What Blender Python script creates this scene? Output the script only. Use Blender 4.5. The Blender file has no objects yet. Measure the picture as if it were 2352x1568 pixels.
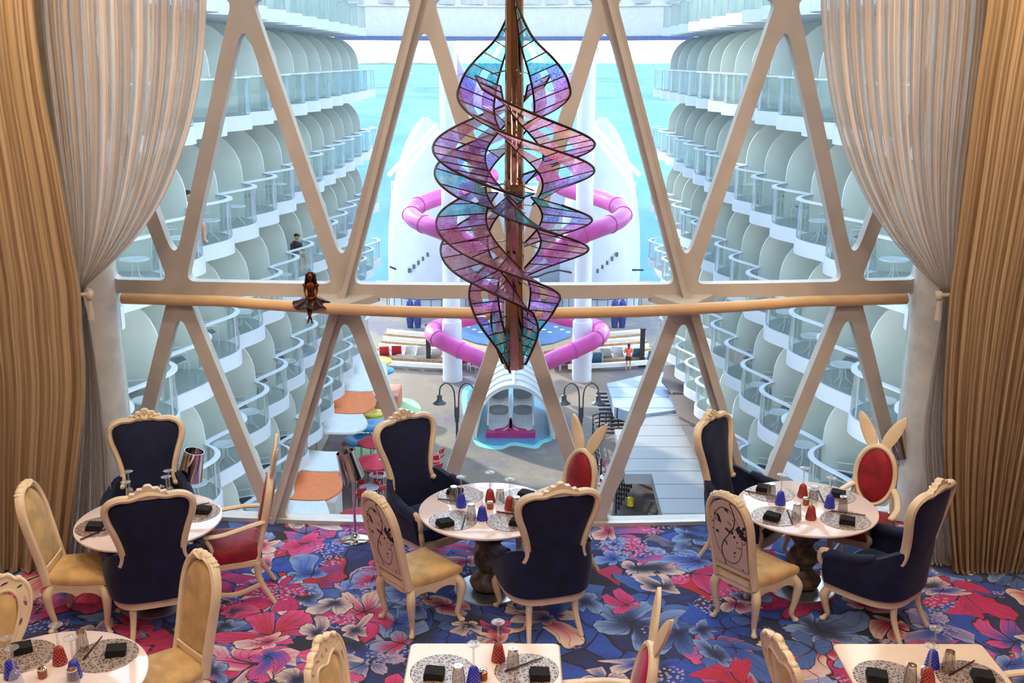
import bpy, bmesh, math, random
from mathutils import Vector, Matrix
from mathutils.geometry import tessellate_polygon
PI = math.pi
R = math.radians
sc = bpy.context.scene
COL = sc.collection
random.seed(7)
# ---------------------------------------------------------------- camera
F = 2450.0; PITCH = R(14.77); CX = 1181.0; CY = 784.0; EYE = 4.46
cam_d = bpy.data.cameras.new('camera'); cam = bpy.data.objects.new('camera', cam_d); COL.objects.link(cam)
cam.location = (0, 0, EYE); cam.rotation_euler = (PI/2 - PITCH, 0, 5/2450)
cam_d.sensor_width = 36; cam_d.lens = 36*F/2352; cam_d.clip_end = 20000; cam_d.clip_start = .05
sc.camera = cam
cp, sp = math.cos(PITCH), math.sin(PITCH)
def ray(px, py):
    xr = (px-CX)/F; yr = (CY-py)/F
    return Vector((xr, cp+yr*sp, -sp+yr*cp))
def Pd(px, py, Y):
    r = ray(px, py); r = r*(Y/r.y); r.z += EYE; return r
def Pz(px, py, z):
    r = ray(px, py); r = r*((z-EYE)/r.z); r.z += EYE; return r
# ---------------------------------------------------------------- materials
def new_mat(name):
    m = bpy.data.materials.new(name); m.use_nodes = True
    nt = m.node_tree; b = nt.nodes['Principled BSDF']; return m, nt, b
def srgb(r, g, b):
    f = lambda c: (c/255/12.92 if c/255 <= .04045 else ((c/255+.055)/1.055)**2.4)
    return (f(r), f(g), f(b), 1)
class NG:
    def __init__(s, nt): s.nt = nt
    def n(s, t, **k):
        x = s.nt.nodes.new(t)
        for a, v in k.items(): setattr(x, a, v)
        return x
    def l(s, a, b): s.nt.links.new(a, b)
    def setin(s, sock, v):
        if hasattr(v, 'is_linked') or isinstance(v, bpy.types.NodeSocket): s.l(v, sock)
        else: sock.default_value = v
    def m(s, op, a, b=None, c=None):
        x = s.n('ShaderNodeMath', operation=op); s.setin(x.inputs[0], a)
        if b is not None: s.setin(x.inputs[1], b)
        if c is not None: s.setin(x.inputs[2], c)
        return x.outputs[0]
    def vm(s, op, a, b=None):
        x = s.n('ShaderNodeVectorMath', operation=op); s.setin(x.inputs[0], a)
        if b is not None: s.setin(x.inputs[1], b)
        return x.outputs[0] if op not in ('LENGTH', 'DOT_PRODUCT', 'DISTANCE') else x.outputs['Value']
    def mix(s, f, a, b):
        x = s.n('ShaderNodeMix', data_type='RGBA'); s.setin(x.inputs[0], f); s.setin(x.inputs[6], a); s.setin(x.inputs[7], b); return x.outputs[2]
    def sm(s, v, a, b):
        x = s.n('ShaderNodeMapRange', interpolation_type='SMOOTHSTEP'); s.setin(x.inputs[0], v)
        x.inputs[1].default_value = a; x.inputs[2].default_value = b; return x.outputs[0]
    def ramp(s, v, stops, const=False):
        x = s.n('ShaderNodeValToRGB'); e = x.color_ramp.elements
        if const: x.color_ramp.interpolation = 'CONSTANT'
        while len(e) < len(stops): e.new(.5)
        for i, (p, c) in enumerate(stops): e[i].position = p; e[i].color = c
        s.setin(x.inputs[0], v); return x.outputs[0]
    def noise(s, vec, scale, detail=2, rough=.5, out=0):
        x = s.n('ShaderNodeTexNoise'); s.l(vec, x.inputs['Vector']); x.inputs['Scale'].default_value = scale
        x.inputs['Detail'].default_value = detail; x.inputs['Roughness'].default_value = rough; return x.outputs[out]
    def coord(s, o='Object'): return s.n('ShaderNodeTexCoord').outputs[o]
def simple(name, col, rough=.5, metal=0, var=.06, vscale=6, bump=0, bscale=40, spec=None, sheen=0):
    """plain material with slight procedural tone variation"""
    m, nt, b = new_mat(name); g = NG(nt)
    co = g.coord()
    nz = g.noise(co, vscale, 3)
    dark = tuple(c*(1-var*1.6) for c in col[:3])+(1,); lite = tuple(min(1, c*(1+var)) for c in col[:3])+(1,)
    g.l(g.mix(g.sm(nz, .3, .7), dark, lite), b.inputs['Base Color'])
    b.inputs['Roughness'].default_value = rough; b.inputs['Metallic'].default_value = metal
    if spec is not None: b.inputs['Specular IOR Level'].default_value = spec
    if sheen: b.inputs['Sheen Weight'].default_value = sheen; b.inputs['Sheen Roughness'].default_value = .4
    if bump:
        bp = g.n('ShaderNodeBump'); bp.inputs['Strength'].default_value = bump; bp.inputs['Distance'].default_value = .01
        g.l(g.noise(co, bscale, 2), bp.inputs['Height']); g.l(bp.outputs[0], b.inputs['Normal'])
    return m
def glassy(name, tint, alpha=.12, rough=.02, gloss=1.0, diff=None):
    """thin glass: tinted see-through plus a fresnel gloss (and a little body)"""
    m, nt, b = new_mat(name); g = NG(nt); nt.nodes.remove(b)
    out = [n for n in nt.nodes if n.type == 'OUTPUT_MATERIAL'][0]
    tr = g.n('ShaderNodeBsdfTransparent'); tr.inputs[0].default_value = tint
    gl = g.n('ShaderNodeBsdfGlossy'); gl.inputs['Roughness'].default_value = rough
    gm = g.n('ShaderNodeNewGeometry'); fc = g.m('ABSOLUTE', g.vm('DOT_PRODUCT', gm.outputs['Normal'], gm.outputs['Incoming']))
    fr = g.m('ADD', .04, g.m('MULTIPLY', g.m('POWER', g.m('SUBTRACT', 1.0, g.m('MINIMUM', fc, 1.0)), 5.0), .6))
    ms = g.n('ShaderNodeMixShader'); g.l(g.m('MINIMUM', g.m('MULTIPLY', fr, gloss), .9), ms.inputs[0])
    base = tr.outputs[0]
    if diff:
        df = g.n('ShaderNodeBsdfDiffuse'); df.inputs[0].default_value = diff
        m2 = g.n('ShaderNodeMixShader'); m2.inputs[0].default_value = alpha; g.l(tr.outputs[0], m2.inputs[1]); g.l(df.outputs[0], m2.inputs[2]); base = m2.outputs[0]
    g.l(base, ms.inputs[1]); g.l(gl.outputs[0], ms.inputs[2]); g.l(ms.outputs[0], out.inputs[0])
    return m
M = {}
M['cream'] = simple('cream_lacquer', srgb(236, 216, 186), .38, var=.05, bump=.1, bscale=60)
M['navy'] = simple('navy_velvet', srgb(7, 20, 62), .8, var=.25, vscale=9, sheen=.12)
M['navy_seat'] = simple('blue_velvet_seat', srgb(14, 44, 92), .7, var=.2, vscale=9, sheen=.15)
M['tan'] = simple('tan_velvet', srgb(214, 178, 124), .7, var=.12, vscale=8, sheen=.3)
M['red'] = simple('crimson_velvet', srgb(150, 14, 38), .6, var=.2, vscale=9, sheen=.4)
M['magenta'] = simple('magenta_velvet', srgb(176, 24, 92), .55, var=.25, vscale=9, sheen=.5)
M['tabletop'] = simple('blush_white_tabletop', srgb(246, 228, 222), .07, var=.02, spec=1.0)
M['tabletop_b'] = simple('ivory_tabletop', srgb(242, 218, 196), .12, var=.02, spec=.8)
M['pedestal'] = simple('taupe_pedestal', srgb(104, 92, 78), .35, var=.4, vscale=14)
M['steel'] = simple('brushed_steel', srgb(200, 205, 215), .28, metal=.85, var=.05)
M['chrome'] = simple('chrome', srgb(225, 215, 205), .08, metal=1, var=.02)
M['napkin'] = simple('black_napkin', srgb(22, 20, 24), .9, var=.3, bump=.4, bscale=90)
M['stick'] = simple('dark_wood_stick', srgb(70, 36, 32), .4)
M['frame'] = simple('white_painted_steel', srgb(206, 200, 194), .45, var=.04, vscale=3)
M['bar'] = simple('warm_lit_bar', srgb(235, 196, 150), .4, var=.04, vscale=3)  # orange of the warm spotlights is put into the rail's base colour
M['sill'] = simple('sill_metal', srgb(205, 200, 196), .4, metal=.3, var=.05)
M['bronze'] = simple('bronze', srgb(120, 66, 36), .35, metal=.8, var=.35, vscale=30)
M['bronze_dark'] = simple('dark_bronze', srgb(60, 30, 20), .35, metal=.7, var=.35, vscale=30)
M['pole'] = simple('polished_bronze_chrome', srgb(214, 196, 180), .12, metal=1, var=.12, vscale=4)
M['lead'] = simple('lead_came', srgb(58, 34, 30), .4, metal=.5, var=.1)
M['amber'] = simple('amber_sauce', srgb(150, 78, 30), .25)
M['wallin'] = simple('warm_wall', srgb(150, 112, 80), .8)
M['ceil'] = simple('ceiling_paint', srgb(200, 170, 140), .8)
M['winglass'] = glassy('window_glass', (.965, .985, .98, 1), gloss=.35)
M['goblet'] = glassy('clear_goblet_glass', (.93, .93, .95, 1), gloss=2.2, alpha=.14, diff=(.9, .9, .92, 1))
M['tumbler'] = glassy('smoky_tumbler_glass', (.74, .70, .67, 1), gloss=4.5, alpha=.08, diff=(.62, .6, .58, 1))
def cutglass(name, c1, c2):
    m, nt, b = new_mat(name); g = NG(nt); co = g.coord()
    s = g.n('ShaderNodeSeparateXYZ'); g.l(co, s.inputs[0])
    a = g.m('ARCTAN2', s.outputs[1], s.outputs[0])
    u = g.m('MULTIPLY', a, 5.0); v = g.m('MULTIPLY', s.outputs[2], 130.0)
    l1 = g.m('ABSOLUTE', g.m('SINE', g.m('ADD', u, v))); l2 = g.m('ABSOLUTE', g.m('SINE', g.m('SUBTRACT', u, v)))
    k = g.sm(g.m('MINIMUM', l1, l2), .28, .1)
    g.l(g.mix(k, c1, c2), b.inputs['Base Color']); b.inputs['Roughness'].default_value = .1
    b.inputs['Coat Weight'].default_value = .6
    tr = g.n('ShaderNodeBsdfTranslucent'); tr.inputs[0].default_value = c1
    ms = g.n('ShaderNodeMixShader'); ms.inputs[0].default_value = .35
    out = [n for n in nt.nodes if n.type == 'OUTPUT_MATERIAL'][0]
    g.l(b.outputs[0], ms.inputs[1]); g.l(tr.outputs[0], ms.inputs[2]); g.l(ms.outputs[0], out.inputs[0]); return m
M['cut_red'] = cutglass('red_cut_glass', srgb(176, 16, 14), srgb(235, 170, 160))
M['cut_blue'] = cutglass('blue_cut_glass', srgb(28, 34, 205), srgb(150, 165, 250))
# woven placemat
def mk_placemat():
    m, nt, b = new_mat('woven_metallic_placemat'); g = NG(nt); co = g.coord()
    w = g.vm('ADD', co, g.vm('SCALE', g.noise(co, 30, 2, out=1)))
    v = g.n('ShaderNodeTexVoronoi', feature='DISTANCE_TO_EDGE'); g.l(co, v.inputs['Vector']); v.inputs['Scale'].default_value = 48
    v2 = g.n('ShaderNodeTexVoronoi', feature='DISTANCE_TO_EDGE'); g.l(g.vm('ADD', co, (.3, .2, 0)), v2.inputs['Vector']); v2.inputs['Scale'].default_value = 30
    k = g.sm(g.m('MINIMUM', v.outputs[0], v2.outputs[0]), .05, .11)
    g.l(g.mix(k, srgb(196, 178, 168), srgb(96, 76, 72)), b.inputs['Base Color'])
    b.inputs['Roughness'].default_value = .35; b.inputs['Metallic'].default_value = .35; return m
M['mat'] = mk_placemat()
# printed chair back: pale cloth with inked stems and dots
def mk_print():
    m, nt, b = new_mat('ink_printed_fabric'); g = NG(nt); co = g.coord()
    s = g.n('ShaderNodeSeparateXYZ'); g.l(co, s.inputs[0]); x, z = s.outputs[0], s.outputs[2]
    nz = g.noise(co, 3.2, 2); 
    l1 = g.m('ABSOLUTE', g.m('SUBTRACT', g.m('ADD', x, g.m('MULTIPLY', z, .18)), g.m('ADD', g.m('MULTIPLY', g.m('SINE', g.m('MULTIPLY', z, 11)), .055), .15)))
    line = g.sm(l1, .008, .003)
    n2 = g.noise(co, 9, 4, .65)
    blot = g.sm(g.m('MULTIPLY', g.sm(n2, .53, .60), g.sm(g.noise(co, 4, 1), .44, .54)), .3, .7)
    v = g.n('ShaderNodeTexVoronoi'); g.l(co, v.inputs['Vector']); v.inputs['Scale'].default_value = 26
    dots = g.m('MULTIPLY', g.sm(v.outputs[0], .26, .16), g.sm(g.noise(co, 7, 1), .48, .55))
    # flat oval ring like a worn dial
    rr = g.m('SQRT', g.m('ADD', g.m('POWER', g.m('MULTIPLY', x, 1.0/.15), 2), g.m('POWER', g.m('MULTIPLY', g.m('SUBTRACT', z, .85), 1.0/.27), 2)))
    ring = g.m('MULTIPLY', g.sm(g.m('ABSOLUTE', g.m('SUBTRACT', rr, .93)), .035, .015), .7)
    k = g.m('MAXIMUM', g.m('MAXIMUM', line, blot), g.m('MAXIMUM', dots, ring))
    g.l(g.mix(k, srgb(222, 200, 186), srgb(44, 34, 38)), b.inputs['Base Color']); b.inputs['Roughness'].default_value = .7; return m
M['print'] = mk_print()
# carpet
def mk_carpet():
    m, nt, b = new_mat('petal_carpet'); g = NG(nt); co = g.coord()
    sep = g.n('ShaderNodeSeparateXYZ'); g.l(co, sep.inputs[0])
    cb = g.n('ShaderNodeCombineXYZ'); g.l(sep.outputs[0], cb.inputs[0]); g.l(sep.outputs[1], cb.inputs[1]); p0 = cb.outputs[0]
    def warp(p, sc_, amt):
        d = g.vm('SUBTRACT', g.noise(p, sc_, 1, out=1), (.5, .5, .5)); return g.vm('ADD', p, g.vm('MULTIPLY', d, (amt, amt, 0)))
    ink = srgb(12, 12, 34)
    navy, royal, sky_, steel = srgb(18, 34, 92), srgb(30, 78, 184), srgb(132, 166, 222), srgb(66, 104, 176)
    pink, mag, crim, cream, lil = srgb(226, 70, 140), srgb(200, 22, 100), srgb(196, 16, 44), srgb(236, 208, 196), srgb(190, 170, 205)
    # ground: brushed blue shapes
    pw = warp(p0, 1.3, .7)
    v = g.n('ShaderNodeTexVoronoi', voronoi_dimensions='2D'); g.l(pw, v.inputs['Vector']); v.inputs['Scale'].default_value = 2.6
    ed = g.n('ShaderNodeTexVoronoi', voronoi_dimensions='2D', feature='DISTANCE_TO_EDGE'); g.l(pw, ed.inputs['Vector']); ed.inputs['Scale'].default_value = 2.6
    cs = g.n('ShaderNodeSeparateColor'); g.l(v.outputs['Color'], cs.inputs[0])
    col = g.ramp(cs.outputs[0], [(0, navy), (.2, royal), (.38, crim), (.46, navy), (.6, steel), (.72, mag), (.82, royal), (.93, ink)], True)
    col = g.mix(g.m('MULTIPLY', g.sm(g.noise(warp(p0, 3, .3), 5, 4, .6), .45, .7), .6), col, navy)
    col = g.mix(g.m('MULTIPLY', g.sm(g.noise(warp(p0, 2, .5), 2.2, 4, .6), .52, .7), .5), col, royal)
    col = g.mix(g.sm(ed.outputs['Distance'], .04, .015), col, ink)
    def fan(col, scale, n, seed, stops_in, stops_out, keep, wamp, Rm=.62, sw=1.2):
        p = warp(g.vm('ADD', p0, (seed, seed*1.37, 0)), 1.5, wamp)
        v = g.n('ShaderNodeTexVoronoi', voronoi_dimensions='2D'); g.l(p, v.inputs['Vector']); v.inputs['Scale'].default_value = scale; v.inputs['Randomness'].default_value = .85
        cs = g.n('ShaderNodeSeparateColor'); g.l(v.outputs['Color'], cs.inputs[0])
        lo = g.vm('SUBTRACT', p, v.outputs['Position']); ls = g.n('ShaderNodeSeparateXYZ'); g.l(lo, ls.inputs[0])
        r = g.m('MULTIPLY', g.vm('LENGTH', lo), scale)
        th = g.m('ADD', g.m('ADD', g.m('ARCTAN2', ls.outputs[1], ls.outputs[0]), g.m('MULTIPLY', cs.outputs[1], 6.28)), g.m('MULTIPLY', r, g.m('MULTIPLY', g.m('SUBTRACT', cs.outputs[2], .5), sw*2)))
        lb = g.m('ABSOLUTE', g.m('COSINE', g.m('MULTIPLY', th, n/2.0)))
        lobe = g.m('POWER', lb, .55)
        # petals of unequal length
        un = g.m('ADD', .8, g.m('MULTIPLY', g.m('SINE', g.m('ADD', th, g.m('MULTIPLY', cs.outputs[0], 9))), .28))
        scal = g.m('ADD', 1.0, g.m('MULTIPLY', g.m('ABSOLUTE', g.m('SINE', g.m('MULTIPLY', th, n*2.5))), .07))
        Rr = g.m('MULTIPLY', g.m('MULTIPLY', g.m('ADD', .06, g.m('MULTIPLY', lobe, Rm)), un), scal)
        d = g.m('DIVIDE', r, Rr)
        on = g.sm(cs.outputs[0], keep-.01, keep)            # random subset of the cells
        mask = g.m('MULTIPLY', g.sm(d, 1.0, .97), on)
        c = g.mix(g.sm(d, .15, .95), g.ramp(cs.outputs[1], stops_in, True), g.ramp(cs.outputs[2], stops_out, True))
        c = g.mix(g.m('MULTIPLY', g.sm(g.noise(p, 6, 3), .5, .75), .45), c, navy)
        vn = g.m('ABSOLUTE', g.m('SINE', g.m('ADD', g.m('MULTIPLY', th, n*2.5), g.m('MULTIPLY', g.noise(p, 4, 1), 2))))
        c = g.mix(g.m('MULTIPLY', g.sm(g.m('MULTIPLY', vn, g.m('ADD', r, .06)), .05, .02), .9), c, ink)
        c = g.mix(g.sm(d, .90, .95), c, ink); c = g.mix(g.sm(g.m('MULTIPLY', lb, r), .045, .02), c, ink)
        return g.mix(mask, col, c)
    A = [(0, royal), (.25, navy), (.48, mag), (.66, steel), (.9, crim)]; B = [(0, sky_), (.35, cream), (.5, royal), (.65, pink), (.85, lil)]
    col = fan(col, 1.35, 5, 3.1, A, B, .15, .6)
    col = fan(col, 1.9, 4, 11.7, [(0, navy), (.4, royal), (.7, steel)], [(0, sky_), (.35, cream), (.5, steel), (.8, royal)], .3, .7)
    col = fan(col, 1.35, 6, 23.3, [(0, mag), (.5, crim), (.8, pink)], [(0, pink), (.45, cream), (.7, mag)], .64, .6)
    col = fan(col, 2.8, 4, 37.9, [(0, navy), (.4, mag), (.7, royal)], [(0, cream), (.4, sky_), (.7, pink)], .6, .5)
    # bead-like light spots along some edges
    vb = g.n('ShaderNodeTexVoronoi', voronoi_dimensions='2D'); g.l(p0, vb.inputs['Vector']); vb.inputs['Scale'].default_value = 24
    bead = g.m('MULTIPLY', g.sm(vb.outputs['Distance'], .36, .28), g.sm(g.noise(p0, 2.1, 1), .60, .63))
    col = g.mix(g.m('MULTIPLY', bead, .8), col, lil)
    col = g.mix(.10, col, g.mix(g.noise(co, 260, 1), srgb(0, 0, 0), srgb(255, 255, 255)))
    g.l(col, b.inputs['Base Color']); b.inputs['Roughness'].default_value = .95; b.inputs['Specular IOR Level'].default_value = .1
    return m
M['carpet'] = mk_carpet()
# curtains
def cloth(name, col, trans, alpha, weave=0):
    m, nt, b = new_mat(name); g = NG(nt); nt.nodes.remove(b); co = g.coord()
    out = [n for n in nt.nodes if n.type == 'OUTPUT_MATERIAL'][0]
    c = g.mix(g.noise(co, 3, 2), tuple(x*.92 for x in col[:3])+(1,), col)
    d = g.n('ShaderNodeBsdfDiffuse'); g.l(c, d.inputs[0]); t = g.n('ShaderNodeBsdfTranslucent'); g.l(c, t.inputs[0])
    m1 = g.n('ShaderNodeMixShader'); m1.inputs[0].default_value = trans; g.l(d.outputs[0], m1.inputs[1]); g.l(t.outputs[0], m1.inputs[2])
    tr = g.n('ShaderNodeBsdfTransparent'); m2 = g.n('ShaderNodeMixShader'); m2.inputs[0].default_value = alpha
    if weave:      # single-layer and doubled strips of the gathered cloth let through different amounts
        at = g.n('ShaderNodeAttribute'); at.attribute_name = 'fold'
        cb = g.n('ShaderNodeCombineXYZ'); g.l(g.m('MULTIPLY', at.outputs['Fac'], 34), cb.inputs[0])
        k = g.sm(g.noise(cb.outputs[0], 1.0, 2, .6), .52, .66); g.l(g.m('ADD', alpha, g.m('MULTIPLY', k, weave)), m2.inputs[0])
    g.l(m1.outputs[0], m2.inputs[1]); g.l(tr.outputs[0], m2.inputs[2]); g.l(m2.outputs[0], out.inputs[0]); return m
M['sheer'] = cloth('sheer_drape', srgb(238, 228, 220), .5, .02, .42)
M['drape'] = cloth('heavy_drape', srgb(190, 166, 136), .08, 0)
# ---------------------------------------------------------------- mesh builder
class MB:
    def __init__(s): s.v = []; s.f = []; s.mi = []; s.cur = 0
    def add(s, vs, fs):
        o = len(s.v); s.v += [tuple(v) for v in vs]
        for f in fs: s.f.append(tuple(i+o for i in f)); s.mi.append(s.cur)
        return s
    def box(s, c, d, rz=0, taper=1):
        cx, cy, cz = c; dx, dy, dz = d[0]/2, d[1]/2, d[2]/2; vs = []
        for z, k in ((-dz, 1), (dz, taper)):
            for x, y in ((-dx, -dy), (dx, -dy), (dx, dy), (-dx, dy)):
                x *= k; y *= k
                vs.append((cx+x*math.cos(rz)-y*math.sin(rz), cy+x*math.sin(rz)+y*math.cos(rz), cz+z))
        return s.add(vs, [(3, 2, 1, 0), (4, 5, 6, 7), (0, 1, 5, 4), (1, 2, 6, 5), (2, 3, 7, 6), (3, 0, 4, 7)])
    def rbox(s, c, d, r=.01, rz=0):
        """box with rounded vertical corners and chamfered top/bottom"""
        o = []
        for i in range(4):
            sx = (1, -1, -1, 1)[i]; sy = (1, 1, -1, -1)[i]
            for k in range(4):
                a = i*PI/2+k*PI/6; o.append((sx*(d[0]/2-r)+r*math.cos(a), sy*(d[1]/2-r)+r*math.sin(a)))
        q = min(r*.5, d[2]*.3); vs = []; n = len(o)
        for z, k in ((0, q), (q, 0), (d[2]-q, 0), (d[2], q)):
            for x, y in o:
                x *= 1-2*k/d[0]; y *= 1-2*k/d[1]
                vs.append((c[0]+x*math.cos(rz)-y*math.sin(rz), c[1]+x*math.sin(rz)+y*math.cos(rz), c[2]-d[2]/2+z))
        fs = [tuple(range(n-1, -1, -1)), tuple(range(3*n, 4*n))]
        for j in range(3):
            for i in range(n): fs.append((j*n+i, j*n+(i+1) % n, (j+1)*n+(i+1) % n, (j+1)*n+i))
        return s.add(vs, fs)
    def tube(s, pts, r, n=8, closed=False, sq=None, cap=True):
        pts = [Vector(p) for p in pts]; m = len(pts); rs = r if hasattr(r, '__len__') else [r]*m
        vs = []; fs = []; up = None
        for i in range(m):
            if closed: t = pts[(i+1) % m]-pts[i-1]
            else: t = pts[min(i+1, m-1)]-pts[max(i-1, 0)]
            t.normalize()
            if up is None:
                up = Vector((0, 0, 1)) if abs(t.z) < .9 else Vector((0, 1, 0))
                if sq: up = Vector(sq[2]) if len(sq) > 2 else up
            a = t.cross(up); a.normalize(); u2 = a.cross(t); u2.normalize()
            if not sq: up = u2
            ka, kb = (sq[0], sq[1]) if sq else (1, 1)
            for k in range(n):
                an = 2*PI*k/n + (PI/4 if n == 4 else 0); vs.append(pts[i]+a*(rs[i]*ka*math.cos(an))+u2*(rs[i]*kb*math.sin(an)))
        for i in range(m if closed else m-1):
            j = (i+1) % m
            for k in range(n): fs.append((i*n+k, i*n+(k+1) % n, j*n+(k+1) % n, j*n+k))
        if not closed and cap: fs += [tuple(range(n-1, -1, -1)), tuple(range((m-1)*n, m*n))]
        return s.add(vs, fs)
    def lathe(s, prof, n=24, c=(0, 0, 0), rib=None):
        vs = []; fs = []; m = len(prof)
        for j, (r, z) in enumerate(prof):
            for k in range(n):
                a = 2*PI*k/n; rr = r*(1+(rib[1]*math.cos(rib[0]*a) if rib else 0))
                vs.append((c[0]+rr*math.cos(a), c[1]+rr*math.sin(a), c[2]+z))
        for j in range(m-1):
            for k in range(n): fs.append((j*n+k, j*n+(k+1) % n, (j+1)*n+(k+1) % n, (j+1)*n+k))
        if prof[0][0] > 1e-4: fs.append(tuple(range(n-1, -1, -1)))
        if prof[-1][0] > 1e-4: fs.append(tuple(range((m-1)*n, m*n)))
        return s.add(vs, fs)
    def prism(s, outline, z0, z1, axis='z', bevel=0):
        n = len(outline)
        def mp(a, b, h):
            return {'z': (a, b, h), 'y': (a, h, b), 'x': (h, a, b)}[axis]
        vs = [mp(a, b, z0) for a, b in outline]+[mp(a, b, z1) for a, b in outline]
        tr = tessellate_polygon([[Vector((a, b, 0)) for a, b in outline]])
        fs = [tuple(t) for t in tr]+[tuple(i+n for i in reversed(t)) for t in tr]
        for i in range(n): fs.append((i, (i+1) % n, (i+1) % n+n, i+n))
        return s.add(vs, fs)
    def grid(s, fn, nu, nv, closeu=False):
        vs = []; fs = []
        for j in range(nv+1):
            for i in range(nu if closeu else nu+1): vs.append(fn(i/nu, j/nv))
        w = nu if closeu else nu+1
        for j in range(nv):
            for i in range(nu):
                i2 = (i+1) % w; fs.append((j*w+i, j*w+i2, (j+1)*w+i2, (j+1)*w+i))
        return s.add(vs, fs)
    def slab(s, fn, nu, nv, nfn):
        """closed thick sheet: fn(u,v)->centre point, nfn(u,v)->half-thickness vector"""
        vs = []; fs = []; w = nu+1; N = w*(nv+1)
        for sg in (1, -1):
            for j in range(nv+1):
                for i in range(w):
                    p = Vector(fn(i/nu, j/nv)); vs.append(p+Vector(nfn(i/nu, j/nv))*sg)
        for j in range(nv):
            for i in range(nu):
                q = (j*w+i, j*w+i+1, (j+1)*w+i+1, (j+1)*w+i); fs.append(q); fs.append(tuple(x+N for x in reversed(q)))
        for j in range(nv):
            fs.append((j*w, (j+1)*w, (j+1)*w+N, j*w+N)); a = j*w+nu; b = a+w; fs.append((b, a, a+N, b+N))
        for i in range(nu):
            fs.append((i+1, i, i+N, i+1+N)); a = nv*w+i; fs.append((a, a+1, a+1+N, a+N))
        return s.add(vs, fs)
    def ball(s, c, r, n=10, m=7):
        rx, ry, rz = r if hasattr(r, '__len__') else (r, r, r)
        vs = [(c[0], c[1], c[2]-rz)]; fs = []
        for j in range(1, m):
            t = PI*j/m-PI/2
            for k in range(n):
                a = 2*PI*k/n; vs.append((c[0]+rx*math.cos(t)*math.cos(a), c[1]+ry*math.cos(t)*math.sin(a), c[2]+rz*math.sin(t)))
        vs.append((c[0], c[1], c[2]+rz)); L = len(vs)-1
        for k in range(n):
            fs.append((0, 1+(k+1) % n, 1+k)); fs.append((L, 1+(m-2)*n+k, 1+(m-2)*n+(k+1) % n))
            for j in range(m-2): fs.append((1+j*n+k, 1+j*n+(k+1) % n, 1+(j+1)*n+(k+1) % n, 1+(j+1)*n+k))
        return s.add(vs, fs)
    def puff(s, rows, T, yfn, nx=10, edge=.006, back=True):
        """upholstered pad standing in xz: rows = [(z, xl, xr)], thickness T, yfn(x,z) = mid plane"""
        vs = []; fs = []; w = nx+1; N = w*len(rows); nr = len(rows)
        for sg in (-1, 1):
            for j, (z, a, b) in enumerate(rows):
                ve = min(1, 2.6*min(j, nr-1-j)/(nr-1)+.15) if nr > 2 else 1
                for i in range(w):
                    t = -1+2*i/nx; x = (a+b)/2+(b-a)/2*t
                    th = edge+(T/2-edge)*max(0, (1-t**4))*min(1, ve)**.6 if (sg < 0 or back) else edge
                    vs.append((x, yfn(x, z)+sg*th, z))
        for j in range(nr-1):
            for i in range(nx):
                q = (j*w+i, j*w+i+1, (j+1)*w+i+1, (j+1)*w+i); fs.append(q); fs.append(tuple(x+N for x in reversed(q)))
        for j in range(nr-1):
            fs.append((j*w, (j+1)*w, (j+1)*w+N, j*w+N)); a = j*w+nx; fs.append((a+w, a, a+N, a+w+N))
        for i in range(nx):
            fs.append((i+1, i, i+N, i+1+N)); a = (nr-1)*w+i; fs.append((a, a+1, a+1+N, a+N))
        return s.add(vs, fs)
    def build(s, name, mat, parent=None, smooth=40, bevel=0):
        me = bpy.data.meshes.new(name); me.from_pydata(s.v, [], s.f)
        mats = mat if isinstance(mat, (list, tuple)) else [mat]
        for m_ in mats: me.materials.append(m_)
        if len(mats) > 1: me.polygons.foreach_set('material_index', s.mi)
        me.validate()
        bm = bmesh.new(); bm.from_mesh(me); bmesh.ops.recalc_face_normals(bm, faces=bm.faces)
        ang = R(smooth) if smooth else 0
        for f in bm.faces: f.smooth = bool(smooth)
        for e in bm.edges:
            e.smooth = not (len(e.link_faces) != 2 or e.calc_face_angle(0) > ang)
        bm.to_mesh(me); bm.free()
        o = bpy.data.objects.new(name, me); COL.objects.link(o)
        if parent: o.parent = parent
        if bevel:
            b = o.modifiers.new('bevel', 'BEVEL'); b.width = bevel; b.segments = 2; b.limit_method = 'ANGLE'
        return o
def tag(o, label, cat, group=None, kind=None):
    if label: o['label'] = label
    if cat: o['category'] = cat
    if group: o['group'] = group
    if kind: o['kind'] = kind
    return o
def thing(name, label, cat, loc=(0, 0, 0), rz=0, group=None):
    o = bpy.data.objects.new(name, None); COL.objects.link(o); o.location = loc; o.rotation_euler = (0, 0, rz)
    o.empty_display_size = .1
    return tag(o, label, cat, group)
def struct(o):
    o['kind'] = 'structure'; return o
def kids(o): return [c for c in CH.get(o.name, [])]
def copy_tree(o, parent=None):
    c = o.copy(); COL.objects.link(c); c.parent = parent
    for ch in list(o.children): copy_tree(ch, c)
    return c
def place(proto, used, loc, rz=0, label=None, group=None, s=1):
    """first use moves the prototype itself, later ones copy it"""
    if used: o = copy_tree(proto)
    else: o = proto; used.append(1)
    o.location = loc; o.rotation_euler = (0, 0, rz); o.scale = (s, s, s)
    if label: o['label'] = label
    if group: o['group'] = group
    return o
def cr(pts, n=6, closed=False):
    """Catmull-Rom through points"""
    P = [Vector(p) for p in pts]; m = len(P); out = []
    rng = range(m) if closed else range(m-1)
    for i in rng:
        p0 = P[i-1] if (closed or i > 0) else P[0]*2-P[1]
        p1 = P[i]; p2 = P[(i+1) % m]; p3 = P[(i+2) % m] if (closed or i+2 < m) else P[-1]*2-P[-2]
        for k in range(n):
            t = k/n; out.append(.5*((2*p1)+(p2-p0)*t+(2*p0-5*p1+4*p2-p3)*t*t+(3*p1-p0-3*p2+p3)*t**3))
    if not closed: out.append(P[-1])
    return out
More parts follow.
